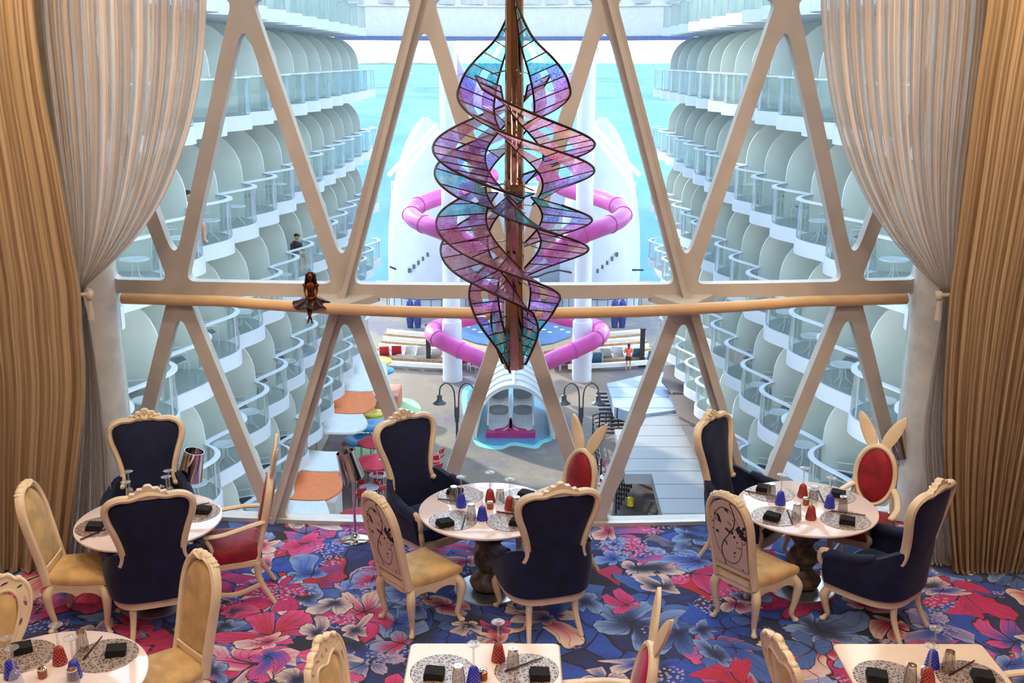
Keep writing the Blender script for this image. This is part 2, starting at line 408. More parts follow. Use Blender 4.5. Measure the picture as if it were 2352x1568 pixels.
def interp(tab, x):
    if x <= tab[0][0]: return tab[0][1]
    for (a, va), (b, vb) in zip(tab, tab[1:]):
        if x <= b: t = (x-a)/(b-a); return va+(vb-va)*t
    return tab[-1][1]
def sinterp(tab, x):
    """smooth (Catmull) interpolation of a table"""
    n = len(tab)
    if x <= tab[0][0]: return tab[0][1]
    for i in range(n-1):
        a, va = tab[i]; b, vb = tab[i+1]
        if x <= b:
            t = (x-a)/(b-a)
            ma = (vb-tab[i-1][1])/(b-tab[i-1][0])*(b-a) if i > 0 else vb-va
            mb = (tab[i+2][1]-va)/(tab[i+2][0]-a)*(b-a) if i+2 < n else vb-va
            return (2*t**3-3*t*t+1)*va+(t**3-2*t*t+t)*ma+(-2*t**3+3*t*t)*vb+(t**3-t*t)*mb
    return tab[-1][1]
SKY, SUN, ROOMW, EXPO = 4.2, 6.0, 58, 0.0
# ================================================================= ROOM
def WY(x): return 9.83+.018*x*x
WX = 3.86; CEIL = 7.0
m = MB(); pts = [(-6.6, -3.2), (6.6, -3.2)]+[(6.6-13.2*i/30, WY(min(4.2, max(-4.2, 6.6-13.2*i/30)))+.08) for i in range(31)]
m.prism(pts, -.25, 0); struct(m.build('floor', M['carpet'], smooth=0))
m = MB(); m.box((0, 3.5, CEIL+.1), (13.4, 13.8, .2)); struct(m.build('ceiling', M['ceil'], smooth=0))
m = MB(); m.box((0, -3.3, 3.5), (13.4, .2, 7)); struct(m.build('wall_back', M['wallin'], smooth=0))
for s, nm in ((-1, 'wall_left'), (1, 'wall_right')):
    m = MB(); m.box((s*6.7, 3.5, 3.5), (.2, 13.8, 7)); m.box((s*5.35, 10.2, 3.5), (2.5, .2, 7)); struct(m.build(nm, M['wallin'], smooth=0))
    m = MB(); m.tube([(s*4.12, 10.02, 0), (s*4.12, 10.02, 7)], .29, 24); struct(m.build('trim_%d' % (1 if s < 0 else 2), simple('column_paint', srgb(236, 236, 232), .5)))
# window lattice
ROWS = [-.05, 2.36, 5.05, 7.75]; SPC = 1.607
def line_off(p, q, d):
    v = (Vector(q)-Vector(p)).normalized(); n = Vector((-v.y, v.x)); return (Vector(p)+n*d, v)
def isect(a, b):
    (p, u), (q, v) = a, b; den = u.x*v.y-u.y*v.x; t = ((q.x-p.x)*v.y-(q.y-p.y)*v.x)/den; return p+u*t
def clip(poly, c, sgn):
    out = []
    for i in range(len(poly)):
        a, b = poly[i], poly[(i+1) % len(poly)]; ia, ib = sgn*a.x <= c, sgn*b.x <= c
        if ia: out.append(a)
        if ia != ib: t = (sgn*c-a.x)/(b.x-a.x); out.append(a+(b-a)*t)
    return out
def rounded(poly, r, seg=6):
    out = []; n = len(poly)
    for i in range(n):
        p = poly[i]; a = (poly[i-1]-p); b = (poly[(i+1) % n]-p); la, lb = a.length, b.length; a.normalize(); b.normalize()
        ang = a.angle(b); t = min(r/math.tan(ang/2), la*.4, lb*.4); p1, p2 = p+a*t, p+b*t
        for k in range(seg+1):
            s = k/seg; q = p1*(1-s)**2+p*2*s*(1-s)+p2*s*s; out.append(q)
    return out
holes = []
for ri in range(3):
    za, zb = ROWS[ri], ROWS[ri+1]; offa = 0 if ri % 2 == 1 else .5; offb = .5-offa
    dz = (.075 if ri == 0 else .065)
    for k in range(-4, 5):
        xa = (k+offa)*SPC
        tri = [Vector((xa, za)), Vector((xa+SPC, za)), Vector((xa+SPC/2, zb))]          # apex up
        L = [line_off(tri[0], tri[1], dz), line_off(tri[1], tri[2], .068), line_off(tri[2], tri[0], .068)]
        holes.append([isect(L[2], L[0]), isect(L[0], L[1]), isect(L[1], L[2])])
        tri = [Vector((xa, za)), Vector((xa+SPC/2, zb)), Vector((xa-SPC/2, zb))]        # apex down
        L = [line_off(tri[0], tri[1], .068), line_off(tri[1], tri[2], .065), line_off(tri[2], tri[0], .068)]
        holes.append([isect(L[2], L[0]), isect(L[0], L[1]), isect(L[1], L[2])])
rh = []
for h in holes:
    h = clip(clip(h, WX, 1), WX, -1)
    h = [Vector((p.x, min(p.y, 6.9))) for p in h]
    if len(h) < 3: continue
    ar = abs(sum(h[i].x*h[(i+1) % len(h)].y-h[(i+1) % len(h)].x*h[i].y for i in range(len(h))))/2
    if ar < .05: continue
    g2 = [h[0]]
    for p in h[1:]:
        if (p-g2[-1]).length > .02: g2.append(p)
    if (g2[0]-g2[-1]).length < .02: g2.pop()
    rh.append(rounded(g2, .075))
outer = [Vector((-4.0+8*i/40, 0)) for i in range(41)]+[Vector((4.0-8*i/40, 7)) for i in range(41)]
loops = [outer]+rh
flat = [p for l in loops for p in l]
tr = tessellate_polygon([[Vector((p.x, p.y, 0)) for p in l] for l in loops])
n = len(flat); D0, D1 = -.05, .09
win = thing('window_1', 'tall curved window with a white diagonal lattice of steel members', None); struct(win); del win['label']
m = MB(); vs = [(p.x, D0, p.y) for p in flat]+[(p.x, D1, p.y) for p in flat]
fs = [tuple(t) for t in tr]+[tuple(i+n for i in reversed(t)) for t in tr]; o = 0
for l in loops:
    k = len(l)
    for i in range(k): fs.append((o+i, o+(i+1) % k, o+(i+1) % k+n, o+i+n))
    o += k
m.add(vs, fs); wf = m.build('window_frame', M['frame'], win, smooth=0)
bm = bmesh.new(); bm.from_mesh(wf.data)
for k in range(-19, 20):      # cut into narrow strips, then bend to the wall's curve
    bmesh.ops.bisect_plane(bm, geom=bm.verts[:]+bm.edges[:]+bm.faces[:], plane_co=(k*.2, 0, 0), plane_no=(1, 0, 0))
for v in bm.verts: v.co.y += WY(v.co.x)
bmesh.ops.recalc_face_normals(bm, faces=bm.faces)
for f in bm.faces: f.smooth = True
for e in bm.edges: e.smooth = len(e.link_faces) == 2 and e.calc_face_angle(0) < R(30)
bm.to_mesh(wf.data); bm.free()
# deep ribs on the inside of the two main diagonals
for s in (-1, 1):
    m = MB()
    def wp(u, z, d=-.08): return Vector((u, WY(u)+d, z))
    m.tube([wp(s*SPC, 2.30, -.1), wp(s*SPC/2, 5.05, -.1)], .05, 4, sq=(.6, 1.4, (0, 1, 0)))
    m.tube([wp(s*SPC, 2.36, -.1), wp(s*SPC*1.5, 0.0, -.1)], .05, 4, sq=(.6, 1.4, (0, 1, 0)))
    m.build('mullion_rib', M['frame'], win, smooth=30)
    m = MB(); u = s*SPC; w0 = WY(u)-.04
    tri = [(u-s*.34, w0, 2.33), (u+s*.28, w0, 2.33), (u, 9.56, 2.27)]
    vs = tri+[(a, b, c-.07) for a, b, c in tri]
    m.add(vs, [(0, 1, 2), (5, 4, 3), (0, 3, 4, 1), (1, 4, 5, 2), (2, 5, 3, 0)]); m.build('bar_bracket', M['frame'], win, smooth=0)
for l in rh:
    m = MB(); c = sum((p for p in l), Vector((0, 0)))/len(l)
    tr = tessellate_polygon([[Vector((p.x, p.y, 0)) for p in l]]); k = len(l)
    vs = [(p.x, WY(p.x)+.045, p.y) for p in l]+[(p.x, WY(p.x)+.055, p.y) for p in l]
    m.add(vs, [tuple(t) for t in tr]+[tuple(i+k for i in reversed(t)) for t in tr]); m.build('pane', M['winglass'], win, smooth=0)
m = MB(); m.slab(lambda u, v: (-4.0+8*u, WY(-4+8*u)-.115+.06*v, .02), 40, 1, lambda u, v: (0, 0, .02)); m.build('sill', M['sill'], win, smooth=30)
# handrail bar
bar = MB(); bp = [(x, min(9.36+.066*x*x, WY(x)-.11), 2.255) for x in [-3.75+7.5*i/40 for i in range(41)]]
bar.tube(bp, .054, 12); tag(bar.build('guard_rail', M['bar']), 'warm-lit tubular guard rail bowed across the window at mid height', 'railing')
# ================================================================= CURTAINS
def drape(name, mat, eL, eR, y0, y1, depth, nf, amp, label, seed, cat='curtain', rows=70, cols=260, rag=0):
    rnd = random.Random(seed); ph = [rnd.uniform(-.5, .5) for _ in range(nf+3)]
    def fn(u, v):
        py = y0+(y1-y0)*v; L = sinterp(eL, py); Rr = sinterp(eR, py); px = L+(Rr-L)*u
        D = interp(depth, py); A = interp(amp, py)
        q = u*nf; i = int(q); f = q-i; w = ph[i]*(1-f)+ph[i+1]*f
        s = math.sin(2*PI*q+w*2.2); s2 = math.sin(2*PI*q*2.37+w*4+py*.002)
        s = (abs(s)**.8)*(1 if s > 0 else -1)
        p = Pd(px, py, D+A*(s*(.75+.5*w)+.28*s2)); p.z = max(p.z, .015+rag*abs(s)); return p
    m = MB(); m.grid(fn, cols, rows); o = m.build(name, mat, smooth=80); at = o.data.attributes.new('fold', 'FLOAT', 'POINT'); at.data.foreach_set('value', [(k % (cols+1))/cols for k in range(len(o.data.vertices))]); return tag(o, label, cat)
swL = drape('sheer_curtain', M['sheer'], [(-260, 95), (0, 92), (250, 120), (450, 150), (600, 172), (665, 180), (720, 184), (900, 178), (1290, 120)],
    [(-260, 484), (0, 474), (120, 468), (250, 447), (360, 414), (460, 371), (540, 318), (600, 262), (640, 218), (668, 190), (720, 202), (850, 224), (1000, 244), (1150, 258), (1290, 268)],
    -260, 1300, [(-260, 9.45), (600, 9.15), (680, 9.05), (1300, 9.0)], 13, [(-260, .085), (300, .08), (560, .05), (670, .022), (760, .04), (1290, .085)],
    'left sheer beige curtain swept back and gathered at its tie', 3)
swR = drape('sheer_curtain', M['sheer'], [(-260, 1884), (0, 1884), (120, 1892), (250, 1912), (360, 1944), (460, 1990), (540, 2040), (600, 2092), (640, 2130), (668, 2160), (720, 2160), (850, 2138), (1000, 2116), (1150, 2122), (1310, 2134)],
    [(-260, 2262), (0, 2260), (250, 2232), (450, 2206), (600, 2192), (665, 2182), (720, 2188), (900, 2205), (1310, 2262)],
    -260, 1316, [(-260, 9.45), (600, 9.15), (680, 9.05), (1300, 8.95)], 13, [(-260, .085), (300, .08), (560, .05), (670, .022), (760, .04), (1290, .085)],
    'right sheer beige curtain swept back and gathered at its tie', 5)
drape('heavy_curtain', M['drape'], [(-260, -420), (700, -300), (1340, -200)], [(-260, 66), (0, 76), (200, 100), (400, 138), (560, 166), (665, 184), (740, 188), (900, 196), (1100, 176), (1330, 150)],
    -260, 1335, [(-260, 8.85), (1330, 8.75)], 13, [(-260, .04), (1330, .06)], 'heavy tan drape hanging at the far left edge', 11)
drape('heavy_curtain', M['drape'], [(-260, 2290), (0, 2268), (200, 2240), (400, 2216), (560, 2196), (665, 2182), (740, 2176), (900, 2168), (1100, 2170), (1330, 2190)], [(-260, 2780), (700, 2520), (1330, 2345)],
    -260, 1335, [(-260, 8.85), (1330, 8.75)], 14, [(-260, .04), (1330, .055)], 'heavy tan drape hanging at the far right edge', 12)
for s, px, lb in ((-1, 186, 'twisted tieback cord holding the left curtain'), (1, 2176, 'twisted tieback cord holding the right curtain')):
    m = MB(); c = Pd(px, 668, 9.02)
    ring = [(c.x+.09*math.cos(a), c.y-.02+.10*math.sin(a), c.z+.02*math.cos(a)*s) for a in [2*PI*i/24 for i in range(24)]]
    m.tube(ring, .016, 8, closed=True); m.ball((c.x-s*.09, c.y-.06, c.z-.03), (.035, .03, .045)); m.tube([(c.x-s*.09, c.y-.06, c.z-.05), (c.x-s*.085, c.y-.06, c.z-.24)], [.014, .03], 8)
    tag(m.build('curtain_tieback', M['sheer']), lb, 'tieback')
# ================================================================= CHAIRS  (front = -Y, back = +Y)
def leg_cab(x, y, zt, out=1, r=.03):
    m = MB(); sx = (1 if x > 0 else -1); sy = (1 if y > 0 else -1)
    p = cr([(x, y, zt), (x+sx*.03, y+sy*.03, zt-.07), (x+sx*.022, y+sy*.022, zt*.5), (x+sx*.004, y+sy*.004, zt*.22), (x+sx*.012, y+sy*.012, .05), (x+sx*.028, y+sy*.028, .015)], 4)
    n = len(p); rr = [interp([(0, .034), (.2, .04), (.45, .026), (.8, .017), (.92, .02), (1, .024)], i/(n-1)) for i in range(n)]
    m.tube(p, rr, 10); m.ball((x+sx*.032, y+sy*.032, .02), (.026, .026, .02)); return m
def leg_str(x, y, zt, dx, dy):
    m = MB(); p = cr([(x, y, zt), (x+dx*.2, y+dy*.15, zt*.55), (x+dx, y+dy, 0.0)], 5); n = len(p)
    m.tube(p, [.031-.012*i/(n-1) for i in range(n)], 8); return m
def mirror_pts(p): return [(-x, y, z) for x, y, z in reversed(p)]
def wing_chair():
    t = thing('wing_chair', '', 'chair')
    lean = lambda z: .25+max(0, z-.5)*.20
    # seat rail (U shaped)
    def U(s, w=.33, yf=-.29, yb=.29):   # s 0..1 from front-left round the back to front-right
        pts = [(-w, yf), (-w*1.02, -.05), (-w*.95, .14), (-w*.62, yb*.93), (0, yb), (w*.62, yb*.93), (w*.95, .14), (w*1.02, -.05), (w, yf)]
        q = s*8; i = min(7, int(q)); f = q-i
        a = Vector(pts[max(i-1, 0)]); b = Vector(pts[i]); c = Vector(pts[i+1]); d = Vector(pts[min(i+2, 8)])
        return .5*((2*b)+(c-a)*f+(2*a-5*b+4*c-d)*f*f+(3*b-a-3*c+d)*f**3)
    ol = [tuple(U(i/32)) for i in range(33)]+[(.2, -.325), (0, -.34), (-.2, -.325)]
    m = MB(); m.prism(ol, .29, .36); m.build('seat_rail', M['cream'], t, bevel=.008)
    m = MB(); inn = [(x*.9, y*.9) for x, y in ol]
    k = len(inn); vs = []; fs = []
    for j, (sc_, z) in enumerate(((1, .36), (1.0, .43), (.97, .465), (.85, .485), (.5, .495))): vs += [(x*sc_, y*sc_, z) for x, y in inn]
    for j in range(4):
        for i in range(k): fs.append((j*k+i, j*k+(i+1) % k, (j+1)*k+(i+1) % k, (j+1)*k+i))
    fs.append(tuple(range(4*k, 5*k))); m.add(vs, fs); m.build('seat_cushion', M['navy_seat'], t)
    # wrap-round upholstered arm shell
    def topz(s):
        a = abs(s-.5)*2; return interp([(0, .80), (.35, .78), (.5, .72), (.7, .655), (.93, .625), (1, .60)], a)
    def shell(s, v):
        p = U(s); a = abs(s-.5)*2; z = .36+(topz(s)-.36)*v
        fl = 1+.07*math.sin(v*PI*.9)*(1)+.10*v*(a > .5)*(a-.5)*2
        yy = p.y*(1+.03*math.sin(v*PI)) + max(0, 1-a*1.6)*max(0, z-.5)*.2
        return (p.x*fl, yy, z)
    m = MB(); m.slab(shell, 44, 8, lambda s, v: ((-1 if s < .5 else 1)*.026*min(1, abs(s-.5)*5), .026*(1-min(1, abs(s-.5)*2.4)), 0))
    ap = []
    for sgn in (-1, 1):
        pth = [Vector(shell(.5+sgn*(.27+.23*i/14), 1)) for i in range(15)]
        m.tube(pth, [.03+.018*math.sin(min(1, i/5)*PI/2) for i in range(15)], 10)
    m.build('arm_upholstery', M['navy'], t)
    for sgn in (-1, 1):    # carved arm fronts
        e = Vector(shell(.5+sgn*.5, 1)); m = MB()
        p = cr([(e.x, e.y+.03, e.z+.052), (e.x+sgn*.004, e.y-.035, e.z+.035), (e.x-sgn*.004, e.y-.045, e.z-.05), (e.x-sgn*.03, e.y-.0, .50), (e.x-sgn*.03, e.y-.02, .42), (sgn*.315, -.285, .33)], 5)
        m.tube(p, .024, 8); m.ball((e.x, e.y-.02, e.z+.03), (.034, .034, .034)); m.build('arm_front', M['cream'], t)
    # back
    tab = [(.40, .25), (.55, .235), (.72, .215), (.85, .22), (.98, .25), (1.1, .285), (1.18, .292), (1.225, .262), (1.25, .19)]
    rows = [(z, -sinterp(tab, z), sinterp(tab, z)) for z in [.42+.83*i/26 for i in range(27)]]
    yf = lambda x, z: lean(z)-.25*x*x
    m = MB(); m.puff(rows, .12, yf, 12); m.build('backrest', M['navy'], t)
    half = [(-.235, .70), (-.222, .76), (-.236, .86), (-.27, .98), (-.305, 1.08), (-.318, 1.17), (-.292, 1.235), (-.22, 1.27), (-.13, 1.272), (-.06, 1.29), (0, 1.30)]
    out = half+[(-x, z) for x, z in reversed(half[:-1])]
    P = cr([(x, yf(x, z), z) for x, z in out], 4)
    m = MB(); m.tube(P, .026, 8, sq=(1.15, 1.5, (0, 1, 0)))
    for sgn in (-1, 1): m.ball((sgn*.238, lean(.69)-.02, .69), (.034, .045, .034)); 
    bfr = m.build('back_frame', M['cream'], t)
    m = MB(); yc = lean(1.3)
    fan = [(-.15, 1.285), (-.13, 1.315), (-.095, 1.312), (-.075, 1.345), (-.04, 1.345), (-.022, 1.368), (0, 1.372), (.022, 1.368), (.04, 1.345), (.075, 1.345), (.095, 1.312), (.13, 1.315), (.15, 1.285), (.06, 1.262), (-.06, 1.262)]
    m.prism(fan, yc-.028, yc+.022, 'y')
    for q in (-.09, -.045, 0, .045, .09): m.tube([(q*.5, yc-.03, 1.27), (q, yc-.034, 1.35-abs(q)*.35)], [.006, .012], 6)
    m.ball((0, yc-.03, 1.285), (.035, .02, .022)); m.build('crest', M['cream'], bfr)
    for sgn in (-1, 1):
        leg_cab(sgn*.29, -.27, .31).build('leg', M['cream'], t)
        leg_str(sgn*.19, .235, .31, sgn*.03, .10).build('leg', M['cream'], t)
    return t
def frame_loop(pts, r, sq, n=4, closed=False):
    m = MB(); m.tube(cr(pts, n, closed), r, 8, closed=closed, sq=sq); return m
def arch_chair(printed):
    t = thing('dining_chair', '', 'chair'); lean = lambda z: .22+max(0, z-.42)*.22
    ol = [(-.25, -.23), (-.2, -.25), (0, -.262), (.2, -.25), (.25, -.23), (.205, .22), (.1, .245), (-.1, .245), (-.205, .22)]
    m = MB(); m.prism(ol, .37, .43)
    for (a, b) in (((-.24, -.235), (.24, -.235)), ((-.235, -.2), (-.2, .2)), ((.235, -.2), (.2, .2))):    # scalloped apron
        a = Vector(a); b = Vector(b); q = 14; vs = []; fs = []; nrm = Vector((-(b-a).y, (b-a).x)).normalized()*.012
        for i in range(q+1):
            p = a+(b-a)*i/q; dz = .325+.035*abs(math.sin(i/q*2*PI))**.7
            for sg in (-1, 1): vs += [(p.x+nrm.x*sg, p.y+nrm.y*sg, dz), (p.x+nrm.x*sg, p.y+nrm.y*sg, .38)]
        for i in range(q):
            o = i*4; fs += [(o, o+1, o+5, o+4), (o+2, o+6, o+7, o+3), (o, o+4, o+6, o+2)]
        m.add(vs, fs)
    m.build('seat_frame', M['cream'], t, bevel=.006)
    m = MB(); k = len(ol); vs = []; fs = []
    lv = ((.985, .43), (1.0, .46), (.97, .485), (.85, .505), (.5, .515))
    O2 = [tuple(v)[:2] for v in cr([(x, y, 0) for x, y in ol], 3, True)]; k = len(O2)
    for sc_, z in lv: vs += [(x*sc_, y*sc_, z) for x, y in O2]
    for j in range(4):
        for i in range(k): fs.append((j*k+i, j*k+(i+1) % k, (j+1)*k+(i+1) % k, (j+1)*k+i))
    fs.append(tuple(range(4*k, 5*k))); m.add(vs, fs); m.build('seat_cushion', M['tan'], t)
    yf = lambda x, z: lean(z)
    def wid(z): return interp([(.5, .165), (.9, .178)], z) if z < .95 else .178*math.sqrt(max(0, 1-((z-.95)/.21)**2))
    zs = [.57+.38*i/10 for i in range(11)]+[.95+.208*math.sin(i/10*PI/2) for i in range(1, 11)]
    rows = [(z, -max(.02, wid(z)), max(.02, wid(z))) for z in zs]
    m = MB(); m.puff(rows, .07, yf, 10); m.build('back_pad', M['tan'], t)
    m = MB(); m.puff(rows, .016, lambda x, z: lean(z)+.036, 10); m.build('back_panel', M['print'] if printed else M['tan'], t)
    hl = [(-.195, .42), (-.192, .62), (-.202, .82), (-.205, .96), (-.185, 1.07), (-.13, 1.155), (-.06, 1.185), (0, 1.192)]
    out = hl+[(-x, z) for x, z in reversed(hl[:-1])]
    m = frame_loop([(x, lean(z)+.005, z) for x, z in out], .026, (1.05, 1.5, (0, 1, 0)))
    m.box((0, lean(.53)+.005, .535), (.36, .05, .045)); m.box((0, lean(.44)+.005, .45), (.38, .05, .05)); bfr = m.build('back_frame', M['cream'], t)
    m = MB(); m.puff([(.475, -.16, .16), (.495, -.16, .16), (.512, -.16, .16)], .04, lambda x, z: lean(z), 6); m.build('lower_back_pad', M['tan'], bfr)
    m = MB()
    for i in range(-5, 6):
        a = i*.13; r = .026 if i % 2 == 0 else .02
        m.ball((.215*math.sin(a)*1.1, lean(1.2)+.003, .985+.222*math.cos(a)), (r, .032, r), 8, 5)
    m.tube(cr([(-.12, lean(1.2)-.03, 1.16), (-.06, lean(1.2)-.038, 1.2), (0, lean(1.2)-.035, 1.185), (.06, lean(1.2)-.038, 1.2), (.12, lean(1.2)-.03, 1.16)], 4), .009, 6)
    m.build('crest', M['cream'], bfr)
    for sgn in (-1, 1):
        leg_cab(sgn*.225, -.215, .40).build('leg', M['cream'], t); leg_cab(sgn*.185, .20, .40).build('leg', M['cream'], t)
    return t
def rabbit_chair(cushion):
    t = thing('rabbit_ear_armchair', '', 'chair'); lean = lambda z: .22+max(0, z-.45)*.22
    ol = [(-.26, -.24), (-.15, -.265), (.15, -.265), (.26, -.24), (.21, .21), (.1, .235), (-.1, .235), (-.21, .21)]
    m = MB(); m.prism(ol, .35, .41); m.build('seat_frame', M['cream'], t, bevel=.008)
    m = MB(); O2 = [tuple(v)[:2] for v in cr([(x, y, 0) for x, y in ol], 3, True)]; k = len(O2); vs = []; fs = []
    for sc_, z in ((.96, .41), (.99, .45), (.97, .50), (.84, .535), (.5, .55)): vs += [(x*sc_, y*sc_, z) for x, y in O2]
    for j in range(4):
        for i in range(k): fs.append((j*k+i, j*k+(i+1) % k, (j+1)*k+(i+1) % k, (j+1)*k+i))
    fs.append(tuple(range(4*k, 5*k))); m.add(vs, fs); m.build('seat_cushion', cushion, t)
    zc, rx, rz = .83, .155, .24
    rows = [(zc+rz*math.sin(a), -max(.01, rx*math.cos(a)), max(.01, rx*math.cos(a))) for a in [-PI/2+PI*i/18 for i in range(19)]]
    m = MB(); m.puff(rows, .10, lambda x, z: lean(z), 10); m.build('backrest', cushion, t)
    m = MB(); m.tube([(( rx+.018)*math.cos(a), lean(zc+rz*math.sin(a)), zc+(rz+.018)*math.sin(a)) for a in [2*PI*i/36 for i in range(36)]], .023, 8, closed=True, sq=(1.1, 1.4, (0, 1, 0)))
    for sgn in (-1, 1):    # back posts
        m.tube(cr([(sgn*.19, .2, .38), (sgn*.18, lean(.55), .55), (sgn*.168, lean(.72), .74)], 4), .022, 8)
    bfr = m.build('back_frame', M['cream'], t)
    for sgn in (-1, 1):
        rows = []; N = 12
        for i in range(N+1):
            f = i/N; z = 1.04+.33*f; c = sgn*(.045+.10*f+.05*f*f); w = .018+.047*math.sin(min(1, f*1.02)*PI)**.75*(1 if f < .6 else 1)
            if f > .97: w = .006
            rows.append((z, c-w, c+w))
        m = MB(); m.puff(rows, .036, lambda x, z: lean(z)+.0, 6, edge=.01); m.build('ear', M['cream'], bfr)
        m = MB(); p = cr([(sgn*.172, lean(.72), .73), (sgn*.235, .12, .715), (sgn*.275, -.06, .685), (sgn*.27, -.2, .675), (sgn*.262, -.235, .665)], 5)
        m.tube(p, .021, 8, sq=(1.4, .8, (0, 0, 1))); m.ball((sgn*.262, -.235, .665), (.032, .03, .022))
        m.tube(cr([(sgn*.268, -.2, .665), (sgn*.285, -.15, .56), (sgn*.255, -.20, .46), (sgn*.25, -.19, .37)], 4), [.018]*13, 8); m.build('armrest', M['cream'], t)
        leg_str(sgn*.235, -.225, .36, sgn*.01, -.03).build('leg', M['cream'], t); leg_str(sgn*.195, .2, .38, sgn*.02, .13).build('leg', M['cream'], t)
        m = MB(); m.tube(cr([(sgn*.243, -.235, .17), (sgn*.25, 0, .13), (sgn*.205, .25, .19)], 5), .014, 6, sq=(1, 1.6)); m.build('stretcher', M['cream'], t)
    return t
def carved_chair():
    t = thing('carved_chair', '', 'chair'); lean = lambda z: .22+max(0, z-.42)*.24
    ol = [(-.25, -.23), (-.15, -.26), (.15, -.26), (.25, -.23), (.19, .22), (0, .235), (-.19, .22)]
    m = MB(); m.prism(ol, .37, .43); m.build('seat_frame', M['cream'], t, bevel=.008)
    m = MB(); O2 = [tuple(v)[:2] for v in cr([(x, y, 0) for x, y in ol], 3, True)]; k = len(O2); vs = []; fs = []
    for sc_, z in ((.97, .43), (.99, .46), (.96, .485), (.84, .505), (.5, .515)): vs += [(x*sc_, y*sc_, z) for x, y in O2]
    for j in range(4):
        for i in range(k): fs.append((j*k+i, j*k+(i+1) % k, (j+1)*k+(i+1) % k, (j+1)*k+i))
    fs.append(tuple(range(4*k, 5*k))); m.add(vs, fs); m.build('seat_cushion', M['tan'], t)
    # heart-shaped pad
    tab = [(.60, .03), (.66, .075), (.76, .12), (.86, .15), (.94, .155), (.99, .13), (1.01, .09)]
    m = MB(); m.puff([(z, -sinterp(tab, z), sinterp(tab, z)) for z in [.60+.41*i/16 for i in range(17)]], .06, lambda x, z: lean(z), 8); m.build('backrest', M['tan'], t)
    inner = [(0, .585), (-.06, .62), (-.12, .73), (-.165, .86), (-.172, .96), (-.13, 1.02), (-.07, 1.02), (0, .995)]
    outer = [(-.07, .42), (-.085, .52), (-.11, .62), (-.19, .76), (-.245, .90), (-.25, 1.0), (-.215, 1.07), (-.17, 1.085), (-.13, 1.12), (-.07, 1.115), (-.035, 1.145), (0, 1.155)]
    sym = lambda h: h+[(-x, z) for x, z in reversed(h[:-1])]
    up = lambda pts: [Vector((p.x, p.z, 0)) for p in cr([(x, 0, z) for x, z in pts], 4)]
    lo = [up(sym(outer)), list(reversed(up(sym(inner))))]
    for sgn in (-1, 1):      # pierced openings through the carved rim
        for (hx, hz, ha, hb, rot) in ((.213, .93, .012, .04, 0), (.19, 1.03, .022, .011, .6), (.10, 1.065, .03, .011, .35), (.165, .80, .011, .03, -.5), (.035, 1.06, .012, .022, .2)):
            lo.append([Vector((sgn*(hx+ha*math.cos(t_)*math.cos(rot)-hb*math.sin(t_)*math.sin(rot)), hz+ha*math.cos(t_)*math.sin(rot)+hb*math.sin(t_)*math.cos(rot), 0)) for t_ in [2*PI*q/10 for q in range(10)]])
    fl = [p for l_ in lo for p in l_]; nn = len(fl); tt = tessellate_polygon(lo); m = MB()
    fs = [tuple(q) for q in tt]+[tuple(k_+nn for k_ in reversed(q)) for q in tt]; o_ = 0
    for l_ in lo:
        k_ = len(l_)
        for q in range(k_): fs.append((o_+q, o_+(q+1) % k_, o_+(q+1) % k_+nn, o_+q+nn))
        o_ += k_
    m.add([(p.x, lean(p.y)-.014, p.y) for p in fl]+[(p.x, lean(p.y)+.014, p.y) for p in fl], fs)
    m.tube(cr([(x, lean(z), z) for x, z in sym(inner)], 4), .013, 6, sq=(1, 1.9, (0, 1, 0)))
    m.tube(cr([(x, lean(z), z) for x, z in sym(outer)], 4), .014, 6, sq=(1, 1.8, (0, 1, 0)))
    m.ball((0, lean(1.16)-.005, 1.15), (.05, .03, .028)); 
    for sgn in (-1, 1): m.ball((sgn*.07, lean(1.12), 1.125), (.03, .028, .02)); m.ball((sgn*.19, lean(1.08), 1.085), (.026, .026, .02))
    bfr = m.build('back_frame', M['cream'], t)
    for sgn in (-1, 1):
        leg_cab(sgn*.22, -.215, .40).build('leg', M['cream'], t); leg_cab(sgn*.165, .19, .40).build('leg', M['cream'], t)
    return t
def face(fx, fy): return math.atan2(fx, -fy)     # rotation so that local -Y points along (fx, fy)
P_w, P_a, P_p, P_rr, P_c = wing_chair(), arch_chair(True), arch_chair(False), rabbit_chair(M['red']), carved_chair()
U_w, U_a, U_p, U_r, U_c = [], [], [], [], []
for (x, y, fx, fy, lb) in (
    (-3.29, 8.90, .25, -.95, 'navy wing chair with carved cream frame facing us behind the leftmost round table'),
    (-2.90, 7.86, -.34, .94, 'navy wing chair seen from behind, in front of the leftmost round table'),
    (-.76, 9.00, .67, -.74, 'navy wing chair turned right at the window side of the middle round table'),
    (.24, 7.93, -.27, .96, 'navy wing chair seen from behind at the near right of the middle round table'),
    (2.12, 9.05, .80, -.60, 'slender navy wing chair at the window side of the right round table'),
    (2.98, 7.92, -.68, .73, 'navy wing chair angled side-on at the near right of the right round table')):
    place(P_w, U_w, (x, y, 0), face(fx, fy), lb, 'navy wing chairs at the window tables')
for (x, y, fx, fy, lb) in (
    (-.78, 7.93, .756, .65, 'cream arched chair with ink-printed back at the near left of the middle round table'),
    (1.96, 7.94, .78, .62, 'cream arched chair with ink-printed back at the near left of the right round table')):
    place(P_a, U_a, (x, y, 0), face(fx, fy), lb, 'cream chairs with printed backs')
for (x, y, fx, fy, lb) in (
    (-3.5, 7.92, .99, .06, 'plain tan arched dining chair facing right, left of the leftmost round table'),
    (-2.39, 6.38, -.70, -.71, 'tall tan arched dining chair at the right of the bottom left round table')):
    place(P_p, U_p, (x, y, 0), face(fx, fy), lb, 'plain tan arched chairs')
